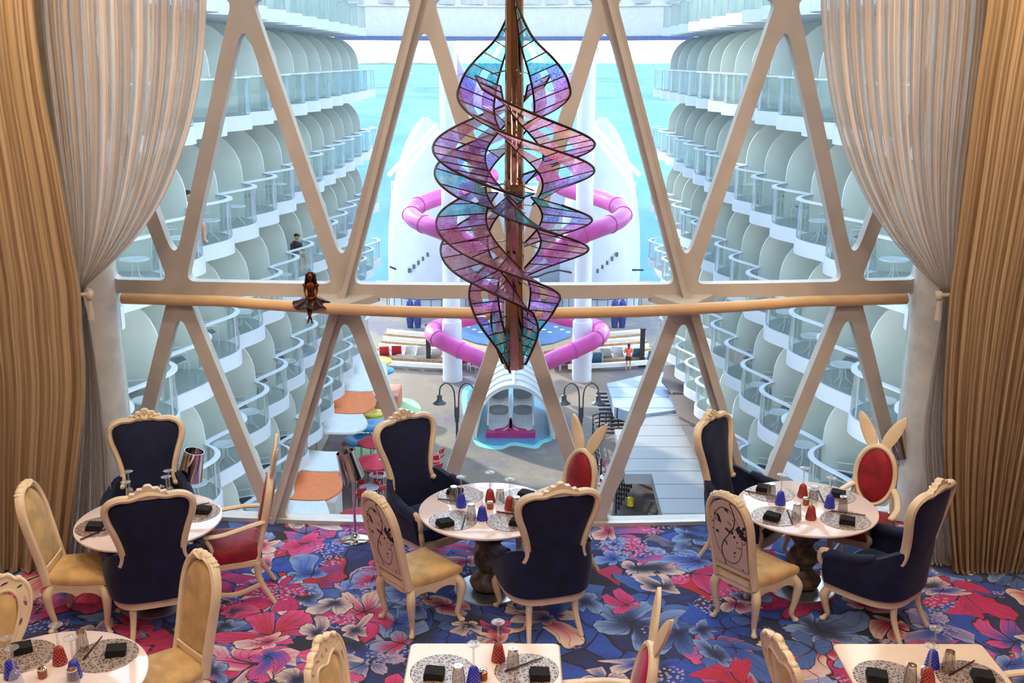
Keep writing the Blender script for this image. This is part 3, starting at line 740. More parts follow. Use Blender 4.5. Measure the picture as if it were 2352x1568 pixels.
for (x, y, fx, fy, lb) in (
    (-2.40, 8.34, -.97, -.22, 'crimson armchair with rabbit ears seen side-on beside the leftmost round table'),
    (.37, 8.72, -.72, -.69, 'crimson rabbit-ear armchair at the window side of the middle round table'),
    (3.12, 8.78, -.50, -.86, 'crimson rabbit-ear armchair facing us at the right round table')):
    place(P_rr, U_r, (x, y, 0), face(fx, fy), lb, 'crimson rabbit-ear armchairs')
P_m = rabbit_chair(M['magenta']); U_m = []
place(P_m, U_m, (.47, 5.66, 0), face(-1, -.05), 'magenta rabbit-ear armchair at the right end of the bottom centre table', 'magenta rabbit-ear armchairs')
place(P_m, U_m, (3.36, 5.78, 0), face(-1, -.02), 'rabbit-ear armchair mostly cut off by the bottom right edge, beside the square table', 'magenta rabbit-ear armchairs')
for (x, y, fx, fy, lb) in (
    (-3.32, 6.12, .5, -.87, 'cream carved chair with pierced heart-shaped back at the far left edge'),
    (-.77, 5.56, .98, -.2, 'cream carved chair at the left side of the bottom centre table'),
    (1.95, 5.74, .98, .2, 'cream carved chair at the left side of the bottom right table')):
    place(P_c, U_c, (x, y, 0), face(fx, fy), lb, 'cream carved chairs')
# ================================================================= TABLES
def round_table(mat):
    t = thing('round_table', '', 'table')
    m = MB(); m.lathe([(0, .728), (.565, .728), (.585, .735), (.592, .745), (.59, .755), (.58, .76), (0, .76)], 72); m.build('tabletop', mat, t, smooth=30)
    m = MB(); m.lathe([(.06, .01), (.10, .03), (.15, .045), (.168, .09), (.15, .135), (.10, .165), (.085, .19), (.10, .225), (.125, .26), (.13, .30), (.115, .345), (.085, .385), (.08, .41), (.10, .45), (.15, .50), (.175, .56), (.17, .63), (.16, .70), (.17, .728)], 40); m.build('pedestal', M['pedestal'], t)
    m = MB(); m.lathe([(0, 0), (.30, 0), (.30, .008), (.29, .014), (0, .018)], 56); m.build('base_plate', M['steel'], t, smooth=30); return t
def square_table(mat, w=.98, d=1.0):
    t = thing('square_table', '', 'table')
    m = MB(); m.rbox((0, 0, .745), (w, d, .032), .03); m.build('tabletop', mat, t, smooth=30)
    m = MB(); m.lathe([(.06, .01), (.10, .03), (.15, .045), (.168, .09), (.15, .135), (.10, .165), (.085, .19), (.10, .225), (.125, .26), (.13, .30), (.115, .345), (.085, .385), (.08, .41), (.10, .45), (.15, .50), (.17, .6), (.16, .70), (.17, .729)], 32); m.build('pedestal', M['pedestal'], t)
    m = MB(); m.lathe([(0, 0), (.30, 0), (.30, .008), (.29, .014), (0, .018)], 48); m.build('base_plate', M['steel'], t, smooth=30); return t
pt = round_table(M['tabletop']); ut = []
for (x, y, lb) in ((-3.04, 8.21, 'leftmost round table near the window, set with three placemats'), (-.22, 8.44, 'middle round table with glossy white top near the window'), (2.51, 8.49, 'right round table with glossy white top near the window'), (-2.88, 5.84, 'round table cut off by the bottom left corner')):
    place(pt, ut, (x, y, 0), 0, lb, 'round pedestal tables')
pt = square_table(M['tabletop_b']); ut = []
for (x, y, lb) in ((-.19, 5.77, 'square table with rounded corners at the bottom centre'), (2.58, 5.77, 'square table with rounded corners at the bottom right')):
    place(pt, ut, (x, y, 0), 0, lb, 'square tables in front')
# ================================================================= TABLEWARE
TZ = .7605
TN = {'a': 'leftmost round table', 'b': 'middle round table', 'c': 'right round table', 'd': 'cut-off round table', 'e': 'bottom centre table', 'f': 'bottom right table'}
TC = {'a': (-3.04, 8.21), 'b': (-.22, 8.44), 'c': (2.51, 8.49), 'd': (-2.88, 5.84), 'e': (-.19, 5.77), 'f': (2.58, 5.77)}
def where(tb, x, y):
    dx, dy = x-TC[tb][0], y-TC[tb][1]
    a = 'near' if dy < -.1 else ('far' if dy > .1 else 'middle'); b = 'left' if dx < -.06 else ('right' if dx > .06 else 'centre')
    return a+' '+b
SEEN = {}
ORD = ['', ' second', ' third', ' fourth']
def lab(what, tb, x, y):
    k = (what, tb, where(tb, x, y)); n = SEEN.get(k, 0); SEEN[k] = n+1
    extra = '' if n == 0 else ', %s there' % ['', 'second', 'third', 'fourth', 'fifth'][n]
    return '%s at the %s of the %s%s' % (what, k[2], TN[tb], extra)
# placemats
m = MB(); m.lathe([(0, 0), (.198, 0), (.203, .002), (.2, .004), (0, .0045)], 64); pm = m.build('placemat', M['mat'], smooth=30); tag(pm, '', 'placemat'); um = []
MATS = {'a': [(341, 1151), (469, 1175), (207, 1214)], 'b': [(1054, 1136), (1203, 1141), (1039, 1196), (1173, 1197)], 'c': [(1769, 1131), (1918, 1133), (1777, 1187), (1943, 1194)],
        'd': [(52, 1508), (243, 1506)], 'e': [(1017, 1543), (1215, 1541)], 'f': [(2022, 1556), (2228, 1556)]}
for tb, L in MATS.items():
    for px, py in L:
        p = Pz(px, py, TZ); c = TC[tb]; v = Vector((p.x-c[0], p.y-c[1]))
        if tb in 'abcd' and v.length > .375: v = v*(.375/v.length)
        if tb in 'ef': v.y = max(min(v.y, .28), -.28); v.x = max(min(v.x, .27), -.27)
        place(pm, um, (c[0]+v.x, c[1]+v.y, TZ), 0, lab('round woven metallic placemat', tb, c[0]+v.x, c[1]+v.y), 'woven placemats')
# napkins
m = MB(); m.slab(lambda u, v: ((u-.5)*.125, (v-.5)*.105, .016+.004*math.sin(u*5)*math.sin(v*4)), 8, 8, lambda u, v: (0, 0, .012)); m.slab(lambda u, v: ((u-.5)*.118+.003, (v-.5)*.1, .036+.003*math.sin(u*4+1)), 8, 6, lambda u, v: (0, 0, .009))
nk = m.build('napkin', M['napkin']); tag(nk, '', 'napkin'); un = []
NAP = {'a': [(330, 1151, 5), (466, 1173, -4), (217, 1211, 6)], 'b': [(1045, 1130, -20), (1208, 1136, -25), (1022, 1202, 30), (1190, 1200, -20)], 'c': [(1754, 1122, -20), (1924, 1134, -25), (1773, 1187, -30), (1946, 1196, -18)],
       'd': [(49, 1491, 30), (266, 1496, 15)], 'e': [(998, 1548, -3), (1240, 1550, 3)], 'f': [(2014, 1553, -12), (2256, 1554, -10)]}
for tb, L in NAP.items():
    for px, py, a in L:
        p = Pz(px, py, TZ+.02); place(nk, un, (p.x, p.y, TZ+.005), R(a), lab('folded black napkin', tb, p.x, p.y), 'black napkins on placemats')
# goblets upside down
def goblet(mat, nm):
    t = thing('upturned_goblet', '', 'goblet')
    m = MB(); m.lathe([(.040, 0), (.046, .004), (.047, .012), (.040, .05), (.033, .085), (.027, .108), (.014, .120), (0, .122)], 24); m.build('bowl', mat, t)
    m = MB(); m.lathe([(.012, .120), (.008, .135), (.007, .18), (.007, .235), (.012, .255), (.03, .266), (.043, .270), (.043, .274), (.03, .278), (0, .280)], 20); m.build('stem_and_foot', M['goblet'], t); return t
GOB = {'b': [(1060, 1163, 'b'), (1126, 1152, 'r'), (1171, 1169, 'r'), (1108, 1193, 'b')], 'c': [(1792, 1157, 'b'), (1843, 1140, 'r'), (1905, 1164, 'b'), (1862, 1191, 'r')],
       'a': [(300, 1150, 'c'), (295, 1176, 'c'), (387, 1163, 'b'), (392, 1148, 'c')], 'd': [(138, 1524, 'r'), (27, 1556, 'b'), (172, 1556, 'b'), (38, 1580, 'c')], 'e': [(1145, 1516, 'r'), (1089, 1570, 'b')], 'f': [(2140, 1530, 'b'), (2130, 1572, 'r')]}
GP = {'r': (goblet(M['cut_red'], 'r'), [], 'upturned red cut-glass goblet'), 'b': (goblet(M['cut_blue'], 'b'), [], 'upturned blue cut-glass goblet'), 'c': (goblet(M['goblet'], 'c'), [], 'upturned clear glass goblet')}
for tb, L in GOB.items():
    for px, py, k in L:
        p = Pz(px, py, TZ); place(GP[k][0], GP[k][1], (p.x, p.y, TZ), random.random(), lab(GP[k][2], tb, p.x, p.y), 'upturned goblets')
# tumblers upside down, ribbed
m = MB(); m.lathe([(.040, 0), (.040, .01), (.036, .07), (.030, .12), (.029, .128), (.024, .130), (0, .130)], 48, rib=(12, .05)); tb0 = thing('ribbed_tumbler', '', 'tumbler'); m.build('glass_body', M['tumbler'], tb0)
m = MB(); m.lathe([(.028, .1305), (.0305, .131), (.0305, .14), (.024, .1415), (0, .136)], 24); m.build('metal_rim', M['chrome'], tb0)
TUM = {'b': [(1083, 1193), (1149, 1155), (1043, 1151), (1187, 1176)], 'c': [(1829, 1191), (1771, 1144), (1935, 1174), (1868, 1150)], 'a': [(417, 1165), (372, 1150)], 'd': [(190, 1494), (170, 1584)], 'e': [(1179, 1534), (1054, 1575)], 'f': [(2177, 1540), (2089, 1572)]}
u2 = []
for tb, L in TUM.items():
    for px, py in L:
        p = Pz(px, py, TZ); place(tb0, u2, (p.x, p.y, TZ), 0, lab('ribbed smoky upturned tumbler', tb, p.x, p.y), 'ribbed tumblers')
# small condiment pot
jt = thing('condiment_pot', '', 'condiment pot')
m = MB(); m.lathe([(.024, 0), (.028, .006), (.028, .045), (.022, .052), (0, .052)], 20); m.build('pot', M['amber'], jt)
m = MB(); m.lathe([(.023, .0525), (.026, .054), (.027, .066), (.018, .072), (0, .073)], 20); m.build('lid', M['chrome'], jt)
u3 = []
for tb, px, py in (('b', 1126, 1168), ('c', 1851, 1158), ('d', 98, 1556), ('e', 1110, 1560), ('f', 2124, 1552)):
    p = Pz(px, py, TZ); place(jt, u3, (p.x, p.y, TZ), 0, 'small amber pot with metal lid on the '+TN[tb], 'condiment pots')
# chopstick pairs: each pair wrapped together
u4 = []
m = MB(); m.tube([(-.14, 0, .006), (.14, 0, .006)], [.0065, .004], 6); cs = m.build('chopstick', M['stick']); tag(cs, '', 'chopstick')
STK = {'b': [(1071, 1180, 1059, 1222), (1015, 1149, 1068, 1153), (1158, 1180, 1196, 1186)], 'c': [(1808, 1172, 1821, 1206), (1903, 1174, 1994, 1186), (1728, 1132, 1765, 1138), (1880, 1130, 1890, 1150)],
       'a': [(198, 1237, 240, 1219), (420, 1172, 470, 1160)], 'd': [(190, 1520, 236, 1464)], 'e': [(1158, 1545, 1249, 1513)], 'f': [(2173, 1556, 2244, 1515)]}
for tb, L in STK.items():
    for x0, y0, x1, y1 in L:
        a = Pz(x0, y0, TZ); b_ = Pz(x1, y1, TZ); c = (a+b_)/2
        o = place(cs, u4, (c.x, c.y, TZ+.006), math.atan2(b_.y-a.y, b_.x-a.x), lab('dark wooden chopstick', tb, c.x, c.y), 'chopsticks on the tables')
# ================================================================= FLOOR LAMPS
def lamp():
    t = thing('floor_lamp', '', 'floor lamp')
    m = MB(); m.lathe([(0, 0), (.125, 0), (.13, .008), (.12, .018), (.06, .03), (.03, .05), (.015, .07), (0, .07)], 40); m.build('base', M['chrome'], t)
    m = MB(); m.tube([(0, 0, .05), (0, 0, .62)], .013, 12); m.build('pole', M['chrome'], t)
    m = MB(); c, s_ = math.cos(R(14)), math.sin(R(14))
    prof = [(.105, .60), (.108, .60), (.082, .86), (.079, .86)]
    m.lathe(prof+[(.102, .602)], 36); m.v = [(x*c-(z-.6)*s_, y, .6+x*s_+(z-.6)*c) for x, y, z in m.v]; m.f = [f for f in m.f if len(f) == 4]
    m.build('lamp_shade', M['chrome'], t)
    m = MB(); m.ball((0, 0, .66), (.03, .03, .045)); m.tube([(0, 0, .61), (0, 0, .64)], .016, 10); m.build('bulb', simple('bulb_glass', (.9, .85, .75, 1), .2), t)
    return t
pl = lamp(); ul = []
lampbase = Pz(817, 1238, 0); place(pl, ul, (lampbase.x, lampbase.y, 0), R(0), 'chrome floor lamp with tilted shade standing beside the middle round table', 'chrome floor lamps', 1.05)
q = Pz(2052, 1185, 0); place(pl, ul, (q.x, q.y, 0), R(0), 'chrome floor lamp behind the crimson rabbit-ear chair on the right', 'chrome floor lamps', 1.1)
place(pl, ul, (-3.05, 9.35, 0), R(180), 'chrome floor lamp half hidden behind the leftmost navy wing chair', 'chrome floor lamps', 1.1)
# ================================================================= CHANDELIER
def band_mat(name, c1, c2, speck, alpha):
    m, nt, b = new_mat(name); g = NG(nt); nt.nodes.remove(b); co = g.coord()
    out = [n for n in nt.nodes if n.type == 'OUTPUT_MATERIAL'][0]
    v = g.n('ShaderNodeTexVoronoi'); g.l(co, v.inputs['Vector']); v.inputs['Scale'].default_value = 70
    k = g.m('MULTIPLY', g.sm(v.outputs['Distance'], .5, .3), speck)
    n2 = g.noise(co, 14, 2); c = g.mix(k, c1, c2); c = g.mix(g.m('MULTIPLY', g.sm(n2, .45, .7), .35), c, (1, .95, 1, 1))
    d = g.n('ShaderNodeBsdfDiffuse'); g.l(c, d.inputs[0]); t = g.n('ShaderNodeBsdfTranslucent'); g.l(c, t.inputs[0])
    m1 = g.n('ShaderNodeMixShader'); m1.inputs[0].default_value = .88; g.l(d.outputs[0], m1.inputs[1]); g.l(t.outputs[0], m1.inputs[2])
    tr = g.n('ShaderNodeBsdfTransparent'); g.l(g.mix(.25, c, (1, 1, 1, 1)), tr.inputs[0])
    m2 = g.n('ShaderNodeMixShader'); m2.inputs[0].default_value = alpha; g.l(m1.outputs[0], m2.inputs[1]); g.l(tr.outputs[0], m2.inputs[2])
    gl = g.n('ShaderNodeBsdfGlossy'); gl.inputs['Roughness'].default_value = .12
    m3 = g.n('ShaderNodeMixShader'); m3.inputs[0].default_value = .06; g.l(m2.outputs[0], m3.inputs[1]); g.l(gl.outputs[0], m3.inputs[2]); g.l(m3.outputs[0], out.inputs[0]); return m
BM = [band_mat('turquoise_art_glass', srgb(90, 226, 238), srgb(20, 150, 180), .8, .42), band_mat('blue_violet_art_glass', srgb(170, 180, 255), srgb(84, 86, 190), .8, .42),
      band_mat('violet_art_glass', srgb(232, 160, 245), srgb(150, 76, 180), .8, .4), band_mat('rose_art_glass', srgb(246, 172, 212), srgb(180, 90, 140), .7, .4),
      band_mat('dusty_rose_art_glass', srgb(230, 180, 182), srgb(168, 112, 116), .5, .35), glassy('clear_art_glass', (.97, .97, .98, 1), gloss=.6)]
ch = thing('chandelier', 'hanging stained glass chandelier of twisting pink and turquoise ribbons round a bronze pole', 'chandelier', (0, 7.5, 2.28))
CZ = 2.28; CD = 7.5; CXX = 0.0
def zpx(py): return Pd(1180, py, CD).z-CZ
m = MB(); prof = [(.05, .0), (.072, .004), (.075, .03), (.070, .5), (.066, 1.25), (.072, 1.26), (.072, 1.36), (.064, 1.37), (.060, 2.4), (.058, 4.7)]
m.lathe(prof, 40, rib=(10, .03)); m.build('pole', M['pole'], ch)
m = MB(); m.lathe([(.05, 4.6), (.16, 4.66), (.16, 4.72), (0, 4.72)], 32); m.build('ceiling_rose', M['pole'], ch)
env_u = [(-60, .07), (0, .12), (50, .16), (83, .20), (125, .30), (160, .355), (200, .385), (250, .43), (320, .555), (390, .555), (436, .50)]
env_l = [(448, .47), (490, .545), (550, .535), (600, .49), (640, .40), (680, .33), (730, .265), (790, .15), (845, .06)]
def hel(py, phase):
    T = 195-(195-py)*.42 if py < 195 else (690+(py-690)*.42 if py > 690 else py)
    return PI+PI*(T-phase)/190.0     # angle: PI = left, 3PI/2 = towards the viewer, 2PI = right
def ribbon(env, y0, y1, phase, dz, cols, lbl):
    N = 108; K = 18
    def pt(s, w):
        py = y0+(y1-y0)*s; a = hel(py, phase); Ro = sinterp(env, py); Ri = max(.06, Ro*.36)
        rr = Ro+(Ri-Ro)*w; z = zpx(py)+dz*w*min(1, Ro/.4)-.02
        return Vector((rr*math.cos(a), rr*math.sin(a), z))
    m = MB()
    for i in range(N):
        k = int(i*K/N); kk = cols[min(len(cols)-1, int(k*len(cols)/K))]
        for j, (w0, w1) in enumerate(((0, .42), (.42, .66), (.66, 1))):
            a, b_ = i/N, (i+1)/N; hsh = (k*7+int(phase)) % 5
            m.cur = (5 if (j == 1 and hsh != 2) else kk) if j != 2 else (min(4, kk+(hsh == 1)) )
            m.add([pt(a, w0), pt(b_, w0), pt(b_, w1), pt(a, w1)], [(0, 1, 2, 3)])
    rb = m.build('glass_ribbon', BM, ch, smooth=0)
    l = MB(); l.tube([pt(i/N, 0) for i in range(N+1)], .0085, 6); l.tube([pt(i/N, 1) for i in range(N+1)], .007, 6)
    for k in range(K+1):
        l.tube([pt(k/K, 0), pt(k/K, .5), pt(k/K, 1)], .0045, 5)
    l.build('leading', M['lead'], rb)
gu = [0, 0, 0, 0, 0, 0, 1, 2, 2, 3, 4, 3, 4, 3, 2, 2, 1, 0]; gl_ = [1, 0, 2, 3, 3, 4, 3, 2, 3, 2, 2, 1, 2, 0, 0, 0, 0, 0]
gu2 = [3, 1, 0, 0, 0, 1, 2, 3, 3, 4, 3, 4, 3, 3, 2, 1, 1, 0]; gl2 = [0, 1, 1, 2, 3, 3, 4, 3, 2, 2, 3, 2, 1, 1, 0, 0, 0, 0]
ribbon(env_u, -50, 436, 200, -.10, [2, 0, 1, 0, 0, 0, 0, 0, 1, 2, 3, 4, 3, 4, 3, 2, 1, 0], ''); ribbon(env_u, -50, 436, 10, -.10, [3, 1, 0, 0, 0, 0, 0, 1, 2, 3, 3, 4, 3, 3, 2, 1, 0, 1], '')
ribbon(env_u, 165, 428, 135, -.08, [3, 4, 3, 4, 3, 3, 4, 3, 2, 2, 1, 0, 1, 2], ''); ribbon(env_u, 165, 428, 325, -.08, [2, 3, 4, 3, 3, 4, 3, 2, 3, 2, 2, 1, 0, 0], '')
ribbon(env_l, 450, 845, 500, .03, gl_, ''); ribbon(env_l, 450, 845, 690, .03, gl2, '')
ribbon(env_l, 456, 830, 570, .05, gl2, ''); ribbon(env_l, 456, 830, 760, .05, gl_, '')
m = MB()
for py in (60, 160, 250, 340, 420, 470, 550, 640, 720, 790):
    z = zpx(py); rr = interp(env_u+env_l, py)*.45
    for k in range(3): a = k*2.1+py; m.tube([(.04*math.cos(a), .04*math.sin(a), z), (rr*math.cos(a), rr*math.sin(a), z-.03)], .005, 5)
m.build('support_rod', M['pole'], ch)
# ================================================================= FIGURINE on the rail (seated girl statuette)
fx = Pd(713, 690, 9.53).x; ft = thing('bronze_figurine', 'small bronze figurine of a seated girl in a flared skirt on the guard rail', 'figurine', (fx, 9.36+.066*fx*fx-.01, 2.305))
def skin_body(name, nodes, edges, mat, parent, root=0, sub=2):
    me = bpy.data.meshes.new(name); me.from_pydata([n_[0] for n_ in nodes], edges, []); me.materials.append(mat)
    o = bpy.data.objects.new(name, me); COL.objects.link(o); o.parent = parent
    md = o.modifiers.new('skin', 'SKIN'); md.use_smooth_shade = True
    if not me.skin_vertices: 
        bpy.context.view_layer.update()
    sv = me.skin_vertices[0].data
    for i, n_ in enumerate(nodes):
        r_ = n_[1]; sv[i].radius = r_ if hasattr(r_, '__len__') else (r_, r_); sv[i].use_root = (i == root)
    s_ = o.modifiers.new('sub', 'SUBSURF'); s_.levels = sub; s_.render_levels = sub
    return o
N_ = [((0, 0, .02), (.032, .028)), ((0, -.002, .06), (.026, .022)), ((0, 0, .115), (.034, .024)), ((0, .002, .142), (.016, .014)), ((0, 0, .165), .013),
      ((-.036, 0, .128), .014), ((-.044, -.006, .085), .0085), ((-.032, -.03, .05), .007), ((-.008, -.052, .032), .006),
      ((.036, 0, .128), .014), ((.044, -.006, .085), .0085), ((.034, -.03, .05), .007), ((.006, -.055, .032), .006),
      ((-.018, -.01, .015), .018), ((-.02, -.075, .0), .013), ((-.004, -.085, -.07), .010), ((.012, -.08, -.115), .006), ((.014, -.10, -.125), .006),
      ((.018, -.01, .015), .018), ((.02, -.075, .0), .013), ((.004, -.10, -.07), .010), ((-.012, -.095, -.115), .006), ((-.014, -.115, -.125), .006)]
E_ = [(0, 1), (1, 2), (2, 3), (3, 4), (2, 5), (5, 6), (6, 7), (7, 8), (2, 9), (9, 10), (10, 11), (11, 12), (0, 13), (13, 14), (14, 15), (15, 16), (16, 17), (0, 18), (18, 19), (19, 20), (20, 21), (21, 22)]
skin_body('body', N_, E_, M['bronze'], ft)
m = MB(); m.ball((0, -.004, .185), (.025, .027, .032), 16, 12); m.ball((0, -.031, .181), (.004, .006, .006), 8, 6)
for s in (-1, 1): m.ball((s*.009, -.028, .189), (.004, .003, .0025), 8, 5)
m.ball((0, -.029, .170), (.006, .003, .002), 8, 5); m.build('head', M['bronze'], ft)
m = MB(); m.slab(lambda u, v: ((.029+.012*v)*math.sin((u-.5)*4.6), .004+(.030)*math.cos((u-.5)*4.6)*(1 if True else 0), .214-.085*v-.012*abs(u-.5)), 20, 8, lambda u, v: (.006*math.sin((u-.5)*4.6), .006*math.cos((u-.5)*4.6), 0))
m.ball((0, .004, .198), (.029, .028, .024), 16, 8); m.build('hair', M['bronze_dark'], ft)
m = MB()
def sk(u, v):
    a = 2*PI*u; r_ = .026+.084*v**1.1*(1+.10*math.sin(7*a)*v); fwd = -.03*v
    return (r_*1.15*math.cos(a), fwd+r_*.85*math.sin(a), .045-.045*v**.6+.010*math.sin(7*a+1)*v-(.02*v if math.sin(a) < 0 else 0))
m.slab(sk, 56, 10, lambda u, v: (0, 0, .0025)); m.build('skirt', M['bronze_dark'], ft)
m = MB(); 
for s in (-1, 1): m.ball((s*.039, 0, .124), (.019, .017, .018), 12, 8)
m.build('puffed_sleeve', M['bronze'], ft); ft.scale = (1.3, 1.3, 1.3)
# ================================================================= OUTSIDE
E = EYE; DK = E-18.5
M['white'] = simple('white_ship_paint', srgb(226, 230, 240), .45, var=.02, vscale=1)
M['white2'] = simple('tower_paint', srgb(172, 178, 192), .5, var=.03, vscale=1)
M['part'] = simple('frosted_partition', srgb(226, 234, 228), .35, var=.05, vscale=.8)
M['bdeck'] = simple('grey_balcony_deck', srgb(140, 148, 150), .8)
M['bglass'] = glassy('balcony_glass', (.95, .98, .97, 1), gloss=1.4, alpha=.06, diff=(.85, .92, .9, 1))
M['sling'] = simple('grey_sling_fabric', srgb(72, 78, 90), .8)
M['alu'] = simple('white_metal', srgb(215, 220, 225), .4)
M['orange'] = simple('orange_canvas', srgb(255, 138, 78), .7, var=.05)
M['whitec'] = simple('white_canvas', srgb(236, 234, 230), .7, var=.03)
M['pinkslide'] = simple('pink_slide_tube', srgb(206, 78, 158), .3, var=.12, vscale=.5)
M['purple'] = simple('purple_slide_tube', srgb(150, 130, 196), .3, var=.1, vscale=.5)
M['redp'] = simple('red_plastic', srgb(214, 44, 48), .5)
M['pinkc'] = simple('pink_red_canvas', srgb(226, 62, 84), .7)
M['bluep'] = simple('blue_plastic', srgb(40, 150, 215), .4, var=.1)
M['yellow'] = simple('yellow_plastic', srgb(246, 214, 40), .4, var=.1)
M['dkmetal'] = simple('dark_grey_metal', srgb(84, 84, 90), .5, metal=.3)
M['black'] = simple('black_metal', srgb(30, 30, 34), .5)
M['brown'] = simple('brown_grey_roof', srgb(120, 104, 98), .6)
M['wood'] = simple('teak_bench', srgb(176, 140, 104), .7, var=.15)
M['skin'] = simple('skin', srgb(214, 160, 130), .6)
M['coral'] = simple('coral_shirt', srgb(245, 110, 84), .8)
M['dark'] = simple('dark_cloth', srgb(56, 44, 48), .8)
M['green'] = simple('green_cloth', srgb(150, 200, 120), .8)
M['hair'] = simple('dark_hair', srgb(46, 34, 30), .7)
def mk_deck():
    m, nt, b = new_mat('boardwalk_floor'); g = NG(nt); co = g.coord()
    n1 = g.noise(co, .16, 3); n2 = g.noise(co, 1.1, 5, .65)
    c = g.mix(g.sm(n1, .4, .62), srgb(146, 130, 112), srgb(118, 110, 114)); c = g.mix(g.m('MULTIPLY', g.sm(n2, .5, .75), .5), c, srgb(170, 154, 134))
    c = g.mix(g.m('MULTIPLY', g.sm(g.noise(co, 2.3, 5, .7), .55, .7), .3), c, srgb(92, 84, 82))
    g.l(c, b.inputs['Base Color']); b.inputs['Roughness'].default_value = .8; b.inputs['Specular IOR Level'].default_value = .2; return m
M['deck'] = mk_deck()
def mk_sea():
    m, nt, b = new_mat('turquoise_sea'); g = NG(nt); co = g.coord()
    mp = g.n('ShaderNodeMapping'); mp.inputs['Scale'].default_value = (1, .35, 1); g.l(co, mp.inputs[0])
    n1 = g.noise(mp.outputs[0], .02, 6, .62); n2 = g.noise(co, .0016, 2)
    c = g.mix(g.sm(n1, .35, .7), srgb(66, 114, 138), srgb(104, 148, 168)); c = g.mix(g.m('MULTIPLY', g.sm(n2, .4, .6), .5), c, srgb(96, 156, 168))
    g.l(c, b.inputs['Base Color']); b.inputs['Roughness'].default_value = .6; b.inputs['Specular IOR Level'].default_value = .06
    bp = g.n('ShaderNodeBump'); bp.inputs['Strength'].default_value = .5; bp.inputs['Distance'].default_value = 1.5; g.l(g.noise(mp.outputs[0], .12, 4), bp.inputs['Height']); g.l(bp.outputs[0], b.inputs['Normal'])
    return m
M['sea'] = mk_sea()
def mk_seam(name, c1, c2, period, axis=1, w=.07):
    m, nt, b = new_mat(name); g = NG(nt); co = g.coord(); s = g.n('ShaderNodeSeparateXYZ'); g.l(co, s.inputs[0])
    f = g.m('FRACT', g.m('DIVIDE', s.outputs[axis], period)); k = g.sm(f, w, w*.5)
    base = g.mix(g.noise(co, 1.2, 4), c1, tuple(x*.86 for x in c1[:3])+(1,)); g.l(g.mix(k, base, c2), b.inputs['Base Color']); b.inputs['Roughness'].default_value = .45; return m
# sea, land, ferry
m = MB(); m.add([(-9000, 60, -40), (9000, 60, -40), (9000, 16000, -40), (-9000, 16000, -40)], [(0, 1, 2, 3)]); o = m.build('sea', M['sea'], smooth=0); o['kind'] = 'stuff'; o['label'] = 'turquoise sea stretching to the horizon behind the ship'; o['category'] = 'sea'
m = MB(); pts = [(-2400+i*120, 8+10*math.sin(i*.9)**2+6*random.random()) for i in range(16)]
m.prism([(x, -40+h) for x, h in pts]+[(-600, -41), (-2400, -41)], 11000, 11300, 'y'); tag(m.build('island', simple('distant_land', srgb(150, 170, 150), .9), smooth=0), 'low hazy island on the horizon at the left', 'island')
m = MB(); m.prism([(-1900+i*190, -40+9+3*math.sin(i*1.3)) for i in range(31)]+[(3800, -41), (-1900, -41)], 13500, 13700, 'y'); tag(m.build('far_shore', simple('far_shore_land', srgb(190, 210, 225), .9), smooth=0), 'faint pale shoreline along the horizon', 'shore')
p = Pz(937, 170, -40); bt = thing('ferry_boat', 'small white ferry on the sea left of the chandelier', 'boat', (p.x, p.y, -40))
m = MB(); m.prism([(-16, 0), (15, 0), (19, 5), (-17, 5)], -4, 4, 'y'); m.build('hull', M['white'], bt, smooth=0)
m = MB(); m.box((-2, 0, 7), (24, 7, 4)); m.box((-2, 0, 10), (20, 6, 2.4)); m.tube([(2, 0, 11), (2, 0, 16)], .6, 6); m.build('cabin', simple('boat_cabin', srgb(190, 120, 110), .6), bt, smooth=0)
# boardwalk floor
m = MB(); m.box((0, 49, DK-.5), (24, 84, 1)); struct(m.build('ground', M['deck'], smooth=0))
# ---------------- cabin facades
WALLX = 9.2
fmat = mk_seam('cabin_wall', srgb(222, 230, 224), srgb(170, 186, 184), 2.72, 1, .3)
lowmat = mk_seam('shopfront_wall', srgb(224, 214, 198), srgb(150, 120, 96), 3.4, 1, .12)
for s, nm in ((-1, 'left'), (1, 'right')):
    m = MB(); m.box((s*(WALLX+2), 34.5, 5.0), (4, 46, 29)); f = m.build('cabin_block', fmat, smooth=0); tag(f, 'long %s cabin block of the ship behind the stacked balconies' % nm, 'ship building')
    m = MB(); m.box((s*(WALLX+2.2), 34.5, -11.8), (4, 46, 4.4)); m.build('shopfront_wall', lowmat, f, smooth=0)
PIT = 2.70
def bulge(u): return math.sin(PI*min(1, max(0, u))**1.7)**.85
def bal_outline(off=0, n=20, u0=0, u1=1, d0=1.42, amp=.55): return [(d0+off+amp*bulge(u0+(u1-u0)*i/n), PIT*(u0+(u1-u0)*i/n)) for i in range(n+1)]
